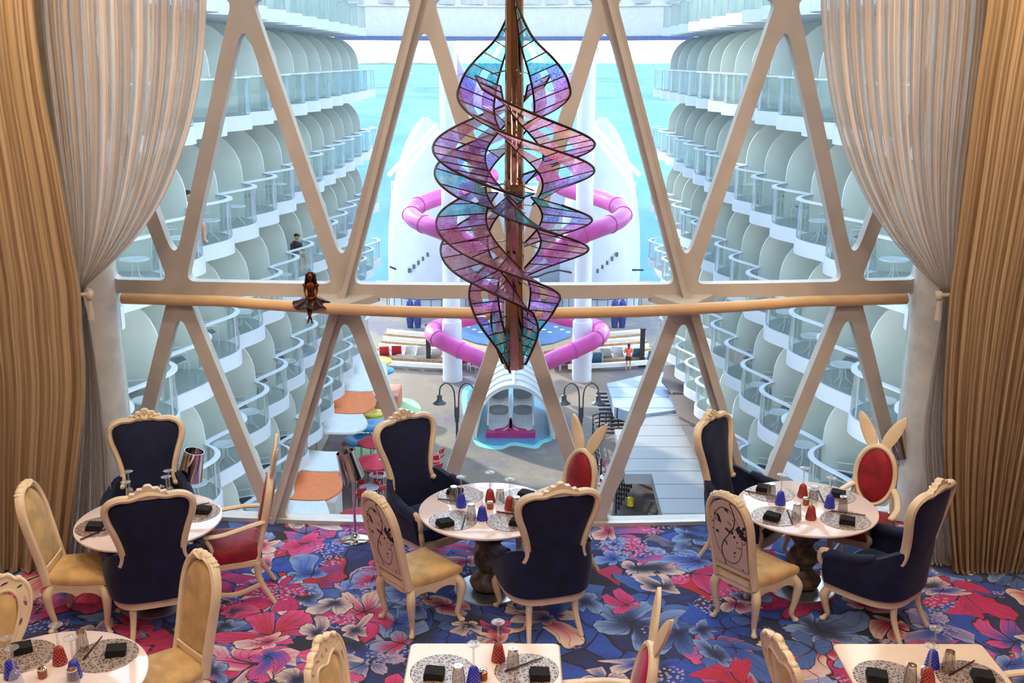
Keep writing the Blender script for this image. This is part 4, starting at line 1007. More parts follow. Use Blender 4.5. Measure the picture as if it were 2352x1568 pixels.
def balcony(s):
    t = thing('cabin_balcony', '', 'balcony')
    ol = [(0, 0)]+bal_outline()+[(0, PIT)]
    m = MB(); m.prism([(s*x, y) for x, y in ol], -.33, .06); m.build('floor_slab', M['white'], t, smooth=50)
    m = MB(); m.prism([(s*x, y) for x, y in [(0, .03)]+[(a-.07, b) for a, b in bal_outline()]+[(0, PIT-.03)]], .0605, .075); m.build('deck_surface', M['bdeck'], t, smooth=0)
    m = MB(); P = bal_outline(-.04); n = len(P)
    m.slab(lambda u, v: (s*P[min(n-1, round(u*(n-1)))][0], P[min(n-1, round(u*(n-1)))][1], .08+.96*v), n-1, 1, lambda u, v: (.006, 0, 0)); m.build('glass_panel', M['bglass'], t, smooth=60)
    m = MB(); Q = bal_outline(-.045, 16)
    m.slab(lambda u, v: (s*(Q[min(16, round(u*16))][0]-.07+.14*v), Q[min(16, round(u*16))][1], 1.06), 16, 1, lambda u, v: (0, 0, .022))
    for k in (2, 10, 14): m.tube([(s*(Q[k][0]-.03), Q[k][1], .08), (s*(Q[k][0]-.03), Q[k][1], 1.05)], .018, 5)
    m.build('handrail', M['white'], t, smooth=40)
    m = MB(); arc = [(0, 0), (1.36, 0), (1.42, .9), (1.40, 1.3)]+[(.12+1.28*math.cos(a), 1.3+1.30*math.sin(a)) for a in [PI/2*i/9 for i in range(1, 10)]]+[(0, 2.64)]
    m.prism([(s*x, z) for x, z in arc], -.03, .03, 'y'); m.build('partition', M['part'], t, smooth=40)
    return t
ORDN = ['topmost', 'second', 'third', 'fourth', 'fifth', 'sixth']
CNT = ['nearest the window'] + ['%s from the window' % q for q in 'second third fourth fifth sixth seventh eighth ninth tenth eleventh twelfth thirteenth fourteenth fifteenth sixteenth'.split()]
BAL = {}
for s, nm in ((-1, 'left'), (1, 'right')):
    pr = balcony(-s); used = []
    for ri, k in enumerate(range(-1, 5)):
        zf = E-.43-2.98*k-1.08
        for i in range(16):
            y = 14.6+PIT*i
            if (k == 4 and i > 13) or (k == -1 and i > 14): continue
            o = place(pr, used, (s*WALLX, y, zf), 0, 'glass balcony on %s facade, %s row, %s' % (nm, ORDN[ri], CNT[i]), '%s facade cabin balconies' % nm); BAL[(s, k, i)] = (s*WALLX, y, zf)
# balcony furniture
def sling_chair():
    t = thing('sling_chair', '', 'chair')
    m = MB(); m.slab(lambda u, v: ((u-.5)*.5, interp([(0, -.25), (.45, .15), (1, .42)], v), interp([(0, .40), (.45, .34), (1, 1.05)], v)), 2, 10, lambda u, v: (0, .008, .008)); m.build('sling', M['sling'], t)
    m = MB()
    for s in (-1, 1):
        m.tube(cr([(s*.27, -.27, 0), (s*.27, -.26, .4), (s*.27, .15, .33), (s*.27, .43, 1.06)], 4), .014, 6); m.tube([(s*.27, .05, .36), (s*.27, .35, 0)], .014, 6); m.tube([(s*.28, -.26, .6), (s*.28, .24, .62)], .016, 6); m.tube([(s*.28, -.26, .4), (s*.28, -.26, .6)], .012, 6)
    m.build('chair_frame', M['alu'], t); return t
def side_table():
    t = thing('side_table', '', 'table')
    m = MB(); m.lathe([(0, .50), (.30, .50), (.31, .515), (.30, .53), (0, .53)], 24); m.build('table_top', M['white'], t)
    m = MB()
    for k in range(3): a = k*2.094; m.tube([(.05*math.cos(a), .05*math.sin(a), .5), (.08*math.cos(a), .08*math.sin(a), .2), (.26*math.cos(a), .26*math.sin(a), 0)], .012, 5)
    m.build('table_legs', M['alu'], t); return t
scp, stp = sling_chair(), side_table(); us, ut2 = [], []
for s, nm in ((-1, 'left'), (1, 'right')):
    for k in range(1, 5):
        for i in range(0, 8):
            x, y, z = BAL[(s, k, i)]; rr = random.random()
            w = '%s facade, %s row, %s' % (nm, ORDN[k+1], CNT[i])
            if rr < .7: place(stp, ut2, (x-s*1.5, y+PIT*.48, z+.076), 0, 'white table on balcony, '+w, 'balcony side tables')
            if rr > .35: place(scp, us, (x-s*.98, y+PIT*.78, z+.076), (PI*.5+.5 if s < 0 else -PI*.5-.5)+PI*0, 'grey sling chair on balcony, '+w, 'balcony sling chairs')
# ---------------- people
def person(name, label, nodes, edges, loc, rz, mat, extra, scale=1):
    t = thing(name, label, 'person', loc, rz); t.scale = (scale,)*3; skin_body('body', nodes, edges, mat, t); extra(t); return t
def stand_nodes(arm=0):
    N = [((0, 0, .96), .13), ((0, 0, 1.12), (.12, .09)), ((0, .0, 1.36), (.15, .10)), ((0, 0, 1.47), .055), ((0, -.01, 1.56), .05)]
    e = [(0, 1), (1, 2), (2, 3), (3, 4)]
    for s in (-1, 1):
        b = len(N); N += [((s*.18, 0, 1.40), .055), ((s*.27, .02, 1.15), .042), ((s*.14, -.16, 1.22), .034), ((s*.10, -.2, 1.28), .03)] if arm else [((s*.18, 0, 1.40), .055), ((s*.24, .02, 1.13), .042), ((s*.22, -.04, .90), .033), ((s*.21, -.06, .80), .03)]
        e += [(2, b), (b, b+1), (b+1, b+2), (b+2, b+3)]
        b = len(N); N += [((s*.09, 0, .88), .09), ((s*.10, -.01, .48), .058), ((s*.12, .02, .10), .036), ((s*.13, -.10, .035), .032)]
        e += [(0, b), (b, b+1), (b+1, b+2), (b+2, b+3)]
    return N, e
def ex_woman(t):
    m = MB(); m.ball((0, -.01, 1.63), (.085, .10, .115), 16, 12); m.ball((0, -.115, 1.62), (.014, .018, .018), 6, 5); m.build('head', M['skin'], t)
    m = MB(); m.ball((0, .02, 1.66), (.10, .105, .115), 14, 10); m.ball((0, .10, 1.54), (.05, .045, .15), 10, 8); m.build('hair', M['hair'], t)
    m = MB(); m.lathe([(.155, .98), (.15, 1.1), (.17, 1.3), (.19, 1.42), (.10, 1.49)], 20); m.v = [(x, y*.78, z) for x, y, z in m.v]
    for s in (-1, 1): m.tube([(s*.15, 0, 1.43), (s*.23, .01, 1.26)], [.07, .065], 10)
    m.build('shirt', M['coral'], t)
    m = MB(); m.lathe([(.165, .98), (.175, .9), (.17, .84)], 20); m.v = [(x, y*.8, z) for x, y, z in m.v]
    for s in (-1, 1): m.tube([(s*.09, 0, .88), (s*.10, 0, .70)], [.10, .095], 12)
    m.build('shorts', M['dark'], t)
pw = Pz(1443, 852, DK); n_, e_ = stand_nodes(1)
person('person', 'person in coral shirt and dark shorts standing on the boardwalk, back to us', n_, e_, (pw.x, pw.y, DK), PI, M['skin'], ex_woman)
def seat_nodes():
    N = [((0, 0, .12), .14), ((0, -.03, .30), (.12, .10)), ((0, -.08, .52), (.15, .11)), ((0, -.11, .63), .055), ((0, -.14, .70), .05)]
    e = [(0, 1), (1, 2), (2, 3), (3, 4)]
    for s in (-1, 1):
        b = len(N); N += [((s*.18, -.08, .56), .055), ((s*.24, -.12, .32), .045), ((s*.12, -.36, .34), .036), ((s*.06, -.42, .36), .03)]; e += [(2, b), (b, b+1), (b+1, b+2), (b+2, b+3)]
        b = len(N); N += [((s*.10, -.08, .10), .09), ((s*.12, -.46, .13), .06), ((s*.13, -.44, -.28), .042), ((s*.14, -.54, -.36), .035)]; e += [(0, b), (b, b+1), (b+1, b+2), (b+2, b+3)]
    return N, e
def ex_man(top, cap):
    def f(t):
        m = MB(); m.ball((0, -.16, .80), (.085, .10, .115), 16, 12); m.ball((0, -.265, .79), (.014, .018, .018), 6, 5)
        for s in (-1, 1): m.ball((s*.086, -.15, .80), (.015, .02, .03), 6, 5)
        m.build('head', M['skin'], t)
        m = MB(); m.ball((0, -.14, .85), (.094, .11, .085), 14, 8)
        if cap: m.slab(lambda u, v: ((u-.5)*.14, -.24-.10*v, .86), 4, 2, lambda u, v: (0, 0, .006))
        m.build('cap' if cap else 'hair', M['dark'] if cap else M['hair'], t)
        m = MB(); m.lathe([(.16, .08), (.155, .25), (.18, .48), (.19, .57), (.09, .655)], 20); m.v = [(x, y*.8-.13*z, z) for x, y, z in m.v]
        for s in (-1, 1): m.tube([(s*.15, -.08, .57), (s*.24, -.12, .32), (s*.13, -.34, .34)], [.07, .06, .045], 10)
        m.build('jacket', top, t)
    return f
n_, e_ = seat_nodes()
def balc_of(px, py):     # balcony whose deck the sight line meets
    best = None
    for (s, k, i), (x, y, z) in BAL.items():
        q = Pz(px, py, z+.4); d = abs(q.y-(y+PIT*.5))+3*abs(q.x-(x-s*1.0))
        if best is None or d < best[0]: best = (d, (s, k, i), (x, y, z))
    return best
b_ = BAL[(-1, 2, 7)]
zf = E-.43-2.98*2-1.08; p_ = Pz(676, 556, zf+1.15)
person('person', 'person in dark jacket and cap leaning on a left facade balcony above the figurine', n_, e_, (max(p_.x, -8.7), p_.y, zf+.55), R(50), M['skin'], ex_man(M['dark'], True))
zf = E-.43-2.98*1-1.08; p_ = Vector((-8.1, 26.1, 0))
person('person', 'seated bare-legged person behind glass on a left balcony beside the curtain', n_, e_, (max(p_.x, -8.7), p_.y, zf+.5), R(70), M['skin'], ex_man(M['alu'], False))
# ---------------- overhead bridge at the stern
m = MB(); by = 57.5
def bx_(x): return by+2.2-2.2*(x/9.0)**2
m.slab(lambda u, v: (-9.2+18.4*u, bx_(-9.2+18.4*u), E+1.12+7.6*v), 40, 2, lambda u, v: (0, .25, 0)); br = m.build('stern_bridge', simple('bridge_cladding', srgb(232, 226, 222), .5, var=.03)); tag(br, 'curved white bridge spanning between the two cabin blocks overhead', 'bridge')
m = MB(); m.slab(lambda u, v: (-9.2+18.4*u, bx_(-9.2+18.4*u)-.3, E+1.0+.22*v), 40, 1, lambda u, v: (0, .3, 0)); m.build('blue_edge_band', simple('blue_band', srgb(108, 116, 170), .5), br)
for i in range(12):
    x = -8.4+i*1.53; m = MB(); m.box((x, bx_(x)-.29, E+3.5), (1.32, .08, 1.3)); m.build('window_panel', simple('grey_panel', srgb(206, 204, 206), .4) if i == 0 else bpy.data.materials['grey_panel'], br, smooth=0)
m = MB(); m.slab(lambda u, v: (-9.2+18.4*u, bx_(-9.2+18.4*u)-.28, E+2.72+.09*v), 40, 1, lambda u, v: (0, .05, 0)); m.build('trim_strip', M['whitec'], br)
# ---------------- tall columns
for s, nm in ((-1, 'left'), (1, 'right')):
    a = Pz(1040 if s < 0 else 1336, 872, DK); t = thing('deck_column', 'tall round white column rising from the boardwalk, %s of the chandelier' % nm, 'column', (a.x, a.y, DK))
    m = MB(); m.tube([(0, 0, 0), (0, 0, 3.6)], .58, 28); m.build('column_base', M['white'], t); m = MB(); m.tube([(0, 0, 3.6), (0, 0, 22)], .5, 28); m.build('column_shaft', M['white'], t)
# ---------------- white towers with raking struts
for s, nm in ((-1, 'left'), (1, 'right')):
    X = lambda px: px if s < 0 else 2362-px
    base = Pd(X(985), 640, 80); top = Pd(X(1012), 270, 80)
    t = thing('slide_tower', 'white domed slide tower behind the %s column' % nm, 'tower', (base.x, 80, DK))
    H = top.z-DK; zb = Pd(1000, 640, 80).z-DK
    def rad(f): return 2.8*(1-max(0, f)**2.6)**.75+.25
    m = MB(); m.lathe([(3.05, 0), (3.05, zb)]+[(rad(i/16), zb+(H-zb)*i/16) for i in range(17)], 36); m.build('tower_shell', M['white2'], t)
    m = MB()
    for k in range(5): m.box((s*.4+k*.35-.8, -2.9, zb+1.2+.3*k), (.16, .3, .3))
    for a in range(14): an = PI+PI*a/13; m.tube([(3.25*math.cos(an), 3.25*math.sin(an), zb-1.9), (3.25*math.cos(an), 3.25*math.sin(an), zb-.9)], .03, 5)
    m.tube([(3.25*math.cos(PI+PI*i/20), 3.25*math.sin(PI+PI*i/20), zb-.9) for i in range(21)], .05, 5); m.build('tower_railing', M['dkmetal'], t)
    for (xa, ya, xb, yb) in ((1003, 285, 893, 402), (1006, 300, 905, 425)):
        p, q = Pd(X(xa), ya, 77), Pd(X(xb), yb, 74); m = MB(); o0 = Vector((base.x, 80, DK)); m.tube([p-o0, q-o0], .16, 10); m.build('strut', M['whitec'], t)
# ---------------- aft deckhouse, stage, pool
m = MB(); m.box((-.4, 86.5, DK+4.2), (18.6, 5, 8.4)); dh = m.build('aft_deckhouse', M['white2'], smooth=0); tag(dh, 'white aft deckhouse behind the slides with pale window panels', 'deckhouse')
for i in range(9):
    m = MB(); m.box((-8+i*1.95, 83.95, DK+4.6+(i % 2)*.5), (.9, .1, 2.6)); m.build('window_panel', simple('pale_green_panel', srgb(196, 206, 200), .3) if i == 0 else bpy.data.materials['pale_green_panel'], dh, smooth=0)
m = MB(); m.tube([(-9.6+19*i/20, 83.8, DK+9.3) for i in range(21)], .06, 6)
for i in range(16): m.tube([(-9.6+1.27*i, 83.8, DK+8.4), (-9.6+1.27*i, 83.8, DK+9.3)], .04, 5)
m.build('roof_railing', M['whitec'], dh)
m = MB(); m.box((-.2, 81.0, DK+.9), (4.4, 4.0, 1.8)); stg = m.build('stage', M['whitec'], smooth=0); tag(stg, 'low white stage beyond the pool', 'stage')
m = MB(); m.box((-.2, 78.95, DK+1.0), (4.2, .1, 1.3)); m.build('blue_front_panel', simple('sky_blue_panel', srgb(150, 195, 225), .3), stg, smooth=0)
pc = (0.0, 74.5)
pool = thing('aqua_pool', 'blue-grey swimming pool with wooden rim below the guard rail', 'pool', (0, 0, DK))
pl_ = [Pz(px, py, DK+.5) for px, py in ((1048, 752), (1062, 738), (1300, 738), (1314, 752), (1310, 772), (1270, 786), (1230, 793), (1181, 796), (1132, 793), (1092, 786), (1052, 772))]
c0 = sum((q for q in pl_), Vector())/len(pl_)
m = MB(); m.prism([(q.x, q.y) for q in pl_], .42, .5); m.build('water', simple('pool_water', srgb(84, 116, 156), .15, var=.1, vscale=.4), pool, smooth=0)
m = MB(); m.prism([(c0.x+(q.x-c0.x)*1.22, c0.y+(q.y-c0.y)*1.5) for q in pl_], 0, .4); m.build('pool_rim', M['wood'], pool, smooth=0)
for i in range(12):
    a = Pz(1075+(i % 6)*14+(0 if i < 6 else 160), 750+(i*7 % 3)*6, DK+.52); m = MB(); m.box((a.x, a.y, .51), (.28, .22, .02)); m.build('pool_light', M['whitec'], pool, smooth=0)
for s, nm in ((-1, 'left'), (1, 'right')):
    for k in range(9):
        r0 = 30.2-k*.98; pts = []
        for i in range(13):
            x = s*(3.3+5.6*i/12); pts.append((x, 93-math.sqrt(r0*r0-x*x)))
        m = MB(); n9 = len(pts); m.slab(lambda u, v: (*pts[min(n9-1, round(u*(n9-1)))], DK+.35-.02*k+.0*v) if v < .5 else (pts[min(n9-1, round(u*(n9-1)))][0]*1.0, pts[min(n9-1, round(u*(n9-1)))][1]-.34, DK+.35-.02*k), n9-1, 1, lambda u, v: (0, 0, .12)); 
        tag(m.build('amphitheatre_bench', M['wood'] if k % 2 else M['whitec'], smooth=0), '%s curved bench row %s, counted from the near side' % (nm, 'one two three four five six seven eight nine'.split()[k]), 'bench', 'curved benches round the pool')
for s, nm in ((-1, 'left'), (1, 'right')):
    a = Pz(952 if s < 0 else 1421, 752, DK); m = MB(); 
    for q in (-.3, .25): m.lathe([(.2, 0), (.26, .5), (.32, 1.3), (.22, 1.9), (.05, 2.1)], 14, (q, 0, 0))
    o = m.build('covered_equipment', simple('blue_cover', srgb(50, 60, 120), .8, var=.3) if s < 0 else bpy.data.materials['blue_cover']); o.location = (a.x, a.y, DK); tag(o, 'equipment under blue fabric cover %s of the pool' % nm, 'cover')
# ---------------- tube slides
def slide(name, mat, pts, label, r=.46):
    P = cr([Pd(*q) for q in pts], 6); t = thing(name, label, 'water slide', tuple(P[0])); o0 = Vector(P[0])
    m = MB(); m.tube([q-o0 for q in P], r, 16, cap=True); stb = m.build('slide_tube', mat, t)
    for k in range(4, len(P)-4, 7):
        d = (P[k+1]-P[k-1]).normalized(); m = MB(); m.tube([P[k]-o0-d*.07, P[k]-o0+d*.07], r*1.07, 16); m.build('tube_flange', mat, stb)
for s, nm in ((-1, 'left'), (1, 'right')):
    X = lambda px: px if s < 0 else 2376-px
    slide('tube_slide', M['pinkslide'], [(X(1130), 402, 68), (X(1080), 432, 66), (X(1010), 452, 64), (X(960), 472, 62), (X(944), 490, 60.5), (X(960), 508, 59), (X(1010), 528, 57.5), (X(1060), 548, 57), (X(1110), 590, 58)], 'pink tube slide bending out at the upper %s of the chandelier' % nm, .5)
    slide('tube_slide', M['pinkslide'], [(X(1150), 706, 66), (X(1090), 728, 64), (X(1030), 742, 65), (X(996), 757, 62.8), (X(1000), 774, 60), (X(1040), 796, 59.2), (X(1095), 820, 58.5), (X(1140), 842, 58.2)], 'pink tube slide bending out below the guard rail, %s side' % nm, .48)
    slide('tube_slide', M['purple'], [(X(1020), 108, 74), (X(1038), 150, 73), (X(1062), 190, 72), (X(1100), 225, 71), (X(1140), 250, 70)], 'purple slide tube high behind the %s lattice diagonal' % nm, .6)
# ---------------- arch canopy with twin silver slides
q = Pz(1180, 1008, DK); arch = thing('arched_canopy', 'white ribbed arch canopy over the splash slides', 'canopy', (q.x, q.y, DK)); AW, AH, AL = 1.95, 2.75, 6.5
m = MB(); m.slab(lambda u, v: ((AW)*(1-.12*v)*math.cos(PI*u), AL*v, (AH)*math.sin(PI*u)**.85*(1+.12*v)), 28, 10, lambda u, v: (.07*math.cos(PI*u), 0, .07*math.sin(PI*u))); m.build('canopy_shell', cloth('canopy_membrane', srgb(240, 240, 236), .5, 0), arch)
m = MB()
for v in [i/7 for i in range(8)]: m.tube([((AW+.1)*(1-.12*v)*math.cos(PI*u), AL*v, (AH+.1)*(math.sin(PI*u)**.85)*(1+.12*v)) for u in [j/24 for j in range(25)]], .06, 6)
m.tube([(0, AL*i/6, (AH+.12)*(1+.12*i/6)) for i in range(7)], .07, 6); m.build('canopy_rib', M['white'], arch)
sl = thing('twin_slide', 'pair of silver slides ending in a magenta lip under the arch canopy', 'slide', (q.x-.15, q.y, DK))
for s in (-1, 1):
    m = MB(); m.slab(lambda u, v: (s*.62+(u-.5)*1.0, .45+4.6*v, .25+.25*abs(u-.5)**2*4*.8+interp([(0, 0), (.3, .12), (.5, .7), (.65, .8), (1, 2.2)], v)), 10, 16, lambda u, v: (0, 0, .03)); m.build('slide_chute', simple('silver_slide_%d' % s, srgb(222, 226, 236), .3, metal=.3), sl)
    m = MB(); m.tube(cr([(s*1.16, .4, .62), (s*1.16, 2.0, .95), (s*1.16, 3.3, 1.6), (s*1.16, 5, 2.8)], 4), .05, 6); m.build('side_rail', M['white'], sl)
    m = MB(); m.box((s*.62, 2.55, .8), (.98, 1.0, .28)); m.box((s*.62, 3.5, 1.35), (.98, .5, .5)); m.build('splash_baffle', simple('grey_baffle_%d' % s, srgb(128, 134, 146), .5), sl, smooth=0)
m = MB(); m.box((0, .3, .16), (2.5, .5, .3)); m.prism([(-.95, .3), (.95, .3), (.3, .42), (.1, .62), (.04, .95), (-.04, .95), (-.1, .62), (-.3, .42)], .5, .6, 'y'); m.build('magenta_lip', simple('magenta_plastic', srgb(190, 50, 120), .4), sl, smooth=0)
m = MB(); m.box((0, 2.6, .65), (.12, 4.2, .5)); m.build('divider', M['alu'], sl, smooth=0)
def puddle(name, pts, z, mat, label):
    P = [Pz(x, y, DK) for x, y in pts]; c = sum(P, Vector())/len(P); m = MB(); S = cr([(p.x, p.y, 0) for p in P], 5, True)
    m.prism([(v.x, v.y) for v in S], DK+z, DK+z+.015); o = m.build(name, mat, smooth=0); return tag(o, label, 'floor marking')
pud = [(1075, 905), (1110, 893), (1250, 893), (1262, 960), (1262, 1000), (1240, 1012), (1225, 1022), (1180, 1016), (1150, 1024), (1110, 1018), (1095, 1002), (1078, 960)]
cxp = (1180, 960)
puddle('splash_pad_border', [(cxp[0]+(x-cxp[0])*1.12, cxp[1]+(y-cxp[1])*1.14) for x, y in pud], .004, simple('turquoise_floor_paint', srgb(140, 214, 212), .5), 'pale turquoise wavy border of the splash pad')
puddle('splash_pad', pud, .022, simple('blue_floor_paint', srgb(84, 150, 190), .35, var=.08), 'blue wavy splash pad under the arch canopy')
puddle('play_mat', [(885, 920), (940, 916), (966, 935), (958, 962), (925, 985), (900, 1010), (870, 1060), (845, 1085), (815, 1050), (822, 1000), (850, 950)], .006, simple('green_play_floor', srgb(160, 206, 150), .6, var=.12, vscale=.35), 'pale green rounded play floor left of the splash pad')
# ---------------- lamp posts
for s, nm, px in ((-1, 'left', 1052), (1, 'right', 1332)):
    a = Pz(px, 1108, DK); t = thing('lamp_post', 'grey lamp post with two hooked bell lamps, %s of the arch canopy' % nm, 'lamp post', (a.x, a.y, DK))
    m = MB(); m.tube([(0, 0, 0), (0, 0, 3.2)], [.09, .05], 10); m.tube([(0, 0, 2.9), (0, 0, 3.6)], .09, 8); m.build('post', M['dkmetal'], t)
    for q_ in (-1, 1):
        m = MB(); m.tube(cr([(q_*.08, 0, 3.1), (q_*.1, 0, 4.2), (q_*.25, 0, 4.6), (q_*.5, 0, 4.7), (q_*.72, 0, 4.5), (q_*.76, 0, 4.15)], 5), .032, 8); m.build('hook_arm', M['dkmetal'], t)
        m = MB(); m.lathe([(.30, 0), (.30, .03), (.16, .12), (.10, .22), (.12, .36), (.05, .42), (0, .42)], 20, (q_*.76, 0, 3.76)); m.build('bell_shade', M['dkmetal'], t)
# ---------------- left awnings and shop roofs
AZ = DK+4.0
def awning(y0, y1, mat, label, x0=-9.4, x1=-6.35, wav=.35, z=None):
    zz = AZ if z is None else z
    m = MB(); m.slab(lambda u, v: (x0+(x1-x0)*u+wav*math.sin(PI*v)*u, y0+(y1-y0)*v, zz+.55-.75*u+.35*u*u*u-.1*math.sin(PI*v)), 12, 10, lambda u, v: (0, 0, .04)); return tag(m.build('awning', mat), label, 'awning', 'awnings along the left shopfronts')
for y0, y1, c, lb in ((45.6, 50.5, 'whitec', 'white awning furthest down the left shopfronts'), (42.5, 45.5, 'orange', 'far orange canvas awning over the left shopfronts'), (40.1, 42.4, 'whitec', 'white awning in front of the far orange one'),
    (36.0, 38.0, 'whitec', 'white awning just behind the near orange one'), (33.4, 35.9, 'orange', 'near orange canvas awning at the lower left'), (30.5, 33.3, 'whitec', 'nearest white awning at the lower left')):
    awning(y0, y1, M[c], lb)
m = MB(); m.box((-8, 39, DK+1.0), (2.2, 1.6, 2.0)); kk = m.build('kiosk', M['whitec'], smooth=0); tag(kk, 'white kiosk counter in the gap between the left awnings', 'kiosk')
m = MB(); m.box((-7.4, 39, DK+2.1), (.3, 1.7, .12)); m.build('red_strip', M['redp'], kk, smooth=0)
# ---------------- right roofs
def roof(name, pts, z, mat, label, th=.18, zs=None):
    P = [Pz(x, y, z if zs is None else zs[i]) for i, (x, y) in enumerate(pts)]; m = MB(); n8 = len(P)
    tr = tessellate_polygon([[Vector((p.x, p.y, 0)) for p in P]]); vs = [tuple(p) for p in P]+[(p.x, p.y, p.z-th) for p in P]
    m.add(vs, [tuple(t) for t in tr]+[tuple(i+n8 for i in reversed(t)) for t in tr]+[(i, (i+1) % n8, (i+1) % n8+n8, i+n8) for i in range(n8)]); return tag(m.build(name, mat, smooth=0), label, 'roof')
rz_ = DK+3.6
roof('metal_roof', [(1394, 880), (1500, 856), (1560, 850), (1560, 940), (1468, 952), (1411, 934)], rz_, mk_seam('pale_blue_seam_roof', srgb(186, 200, 226), srgb(70, 76, 96), 1.55, 1, .06), 'pale blue standing-seam metal roof at the right of the boardwalk', .5)
roof('metal_roof', [(1412, 985), (1470, 985), (1500, 925), (1545, 905), (1600, 985), (1640, 1100), (1690, 1215), (1530, 1215), (1497, 1088), (1436, 1088)], rz_-.1, mk_seam('grey_seam_roof', srgb(176, 172, 172), srgb(64, 60, 62), 1.3, 1, .05), 'long grey standing-seam metal roof at the lower right', .4)
for i, (pts, lb) in enumerate((([(1530, 838), (1640, 838), (1660, 905), (1600, 905), (1545, 900), (1520, 872)], 'farthest'), ([(1538, 906), (1660, 906), (1700, 980), (1600, 975), (1560, 955)], 'middle'), ([(1568, 978), (1710, 985), (1760, 1085), (1660, 1080), (1600, 1040)], 'nearest'))):
    roof('brown_canopy', pts, rz_+.5, M['brown'], '%s brown wavy canopy beside the right balconies' % lb, .12)
pit = roof('sunken_terrace', [(1420, 1090), (1490, 1090), (1525, 1215), (1400, 1215)], DK+1.2, simple('dark_terrace_floor', srgb(96, 84, 80), .8, var=.3, vscale=.8), 'dark terrace seen under the edge of the grey roof', .2); pit['category'] = 'terrace'
def railing(px0, py0, px1, py1, z, h, label, n=8):
    a, b = Pz(px0, py0, z), Pz(px1, py1, z); m = MB()
    for k in range(5): m.tube([a+Vector((0, 0, h*(k+1)/5)), b+Vector((0, 0, h*(k+1)/5))], .03, 5)
    for k in range(n+1): p = a.lerp(b, k/n); m.tube([p, p+Vector((0, 0, h))], .04, 5)
    tag(m.build('railing', M['black']), label, 'railing')
railing(1362, 1000, 1420, 985, DK, 1.1, 'black railing at the far side of the terrace', 4)
railing(1362, 1005, 1380, 1105, DK, 1.1, 'black railing running towards us by the grey roof', 8)
m = MB()
for k in range(11): a = Pz(1372+k*1.5, 903+k*9, DK+2.6); m.box((a.x+.9, a.y, a.z), (1.9, .12, .1))
tag(m.build('pergola', M['dkmetal']), 'open slatted pergola left of the pale blue roof', 'pergola')
railing(1415, 1180, 1450, 1120, DK+1.4, 1.0, 'metal stair railing on the dark terrace', 6)
m = MB(); c = Pz(1448, 1168, DK+1.5); m.lathe([(.25, 0), (.22, .5), (.1, .6), (0, .6)], 12); o = m.build('wet_floor_cone', M['yellow']); o.scale = (.6, .6, .6); o.location = Pz(1448, 1160, DK+1.25); tag(o, 'small yellow floor cone on the dark terrace', 'cone')
# ---------------- bistro tables, red chairs, parasols
def bistro_chair(mat):
    t = thing('bistro_chair', '', 'chair'); m = MB(); m.slab(lambda u, v: ((u-.5)*.46, (v-.5)*.44, .45), 3, 3, lambda u, v: (0, 0, .035)); m.build('seat', mat, t)
    m = MB(); m.slab(lambda u, v: ((u-.5)*.46, .24+.06*v-.08*(2*u-1)**2, .62+.24*v), 6, 2, lambda u, v: (0, .02, 0)); m.build('backrest', mat, t)
    for s in (-1, 1):
        for y in (-1, 1): m = MB(); m.tube([(s*.21, y*.2, .43), (s*.24, y*.25, 0)], .018, 5); m.build('leg', M['alu'], t)
    m = MB()
    for s in (-1, 1): m.tube([(s*.24, -.18, .43), (s*.25, -.16, .65), (s*.24, .25, .66), (s*.22, .25, .86)], .016, 5)
    m.build('frame', M['alu'], t); return t
bc, ub = bistro_chair(M['redp']), []
for j, (px, py, w) in enumerate(((801, 1034, 'behind the chrome lamp shade'), (782, 1090, 'left of the chrome lamp shade'), (766, 1118, 'left of the lamp pole, second nearest'), (757, 1146, 'nearest on the left of the lamp pole'), (856, 1084, 'left of the middle cafe table'), (884, 1075, 'at the farthest cafe table'),
    (869, 1108, 'behind the near cafe table'), (838, 1116, 'left of the near cafe table'), (876, 1120, 'right of the near cafe table'), (828, 1137, 'in front of the near cafe table'), (871, 1028, 'under the far red parasol'), (1007, 1046, 'farthest right of the middle wing chair'), (998, 1060, 'right of the middle wing chair, second'), (1002, 1080, 'nearest right of the middle wing chair'), (815, 1096, 'beside the lamp pole'))):
    a = Pz(px, py, DK+.45); place(bc, ub, (a.x, a.y, DK), random.uniform(0, 6.28), 'red boardwalk chair '+w, 'red boardwalk chairs')
def cafe_table():
    t = thing('cafe_table', '', 'table'); m = MB(); m.lathe([(0, .70), (.42, .70), (.43, .715), (.42, .73), (0, .73)], 28); m.build('table_top', M['white'], t); m = MB(); m.tube([(0, 0, .02), (0, 0, .7)], .035, 8); m.lathe([(0, 0), (.25, 0), (.2, .03), (0, .04)], 16); m.build('pedestal', M['dkmetal'], t); return t
ct, uc = cafe_table(), []
for px, py, w in ((869, 1064, 'farthest'), (870, 1090, 'middle'), (848, 1119, 'nearest'), (1400, 1095, 'right, by the black railing')):
    a = Pz(px, py, DK+.72); place(ct, uc, (a.x, a.y, DK), 0, 'round white cafe table on the boardwalk, '+w, 'round cafe tables')
pcx, up = bistro_chair(simple('dusty_pink_seat', srgb(196, 140, 140), .6)), []
for px, py, w in ((1392, 1078, 'farthest'), (1385, 1112, 'middle'), (1412, 1128, 'nearest')):
    a = Pz(px, py, DK+.45); place(pcx, up, (a.x, a.y, DK), random.uniform(0, 6), '%s dusty pink chair on the right beside the black railing' % w, 'dusty pink boardwalk chairs')
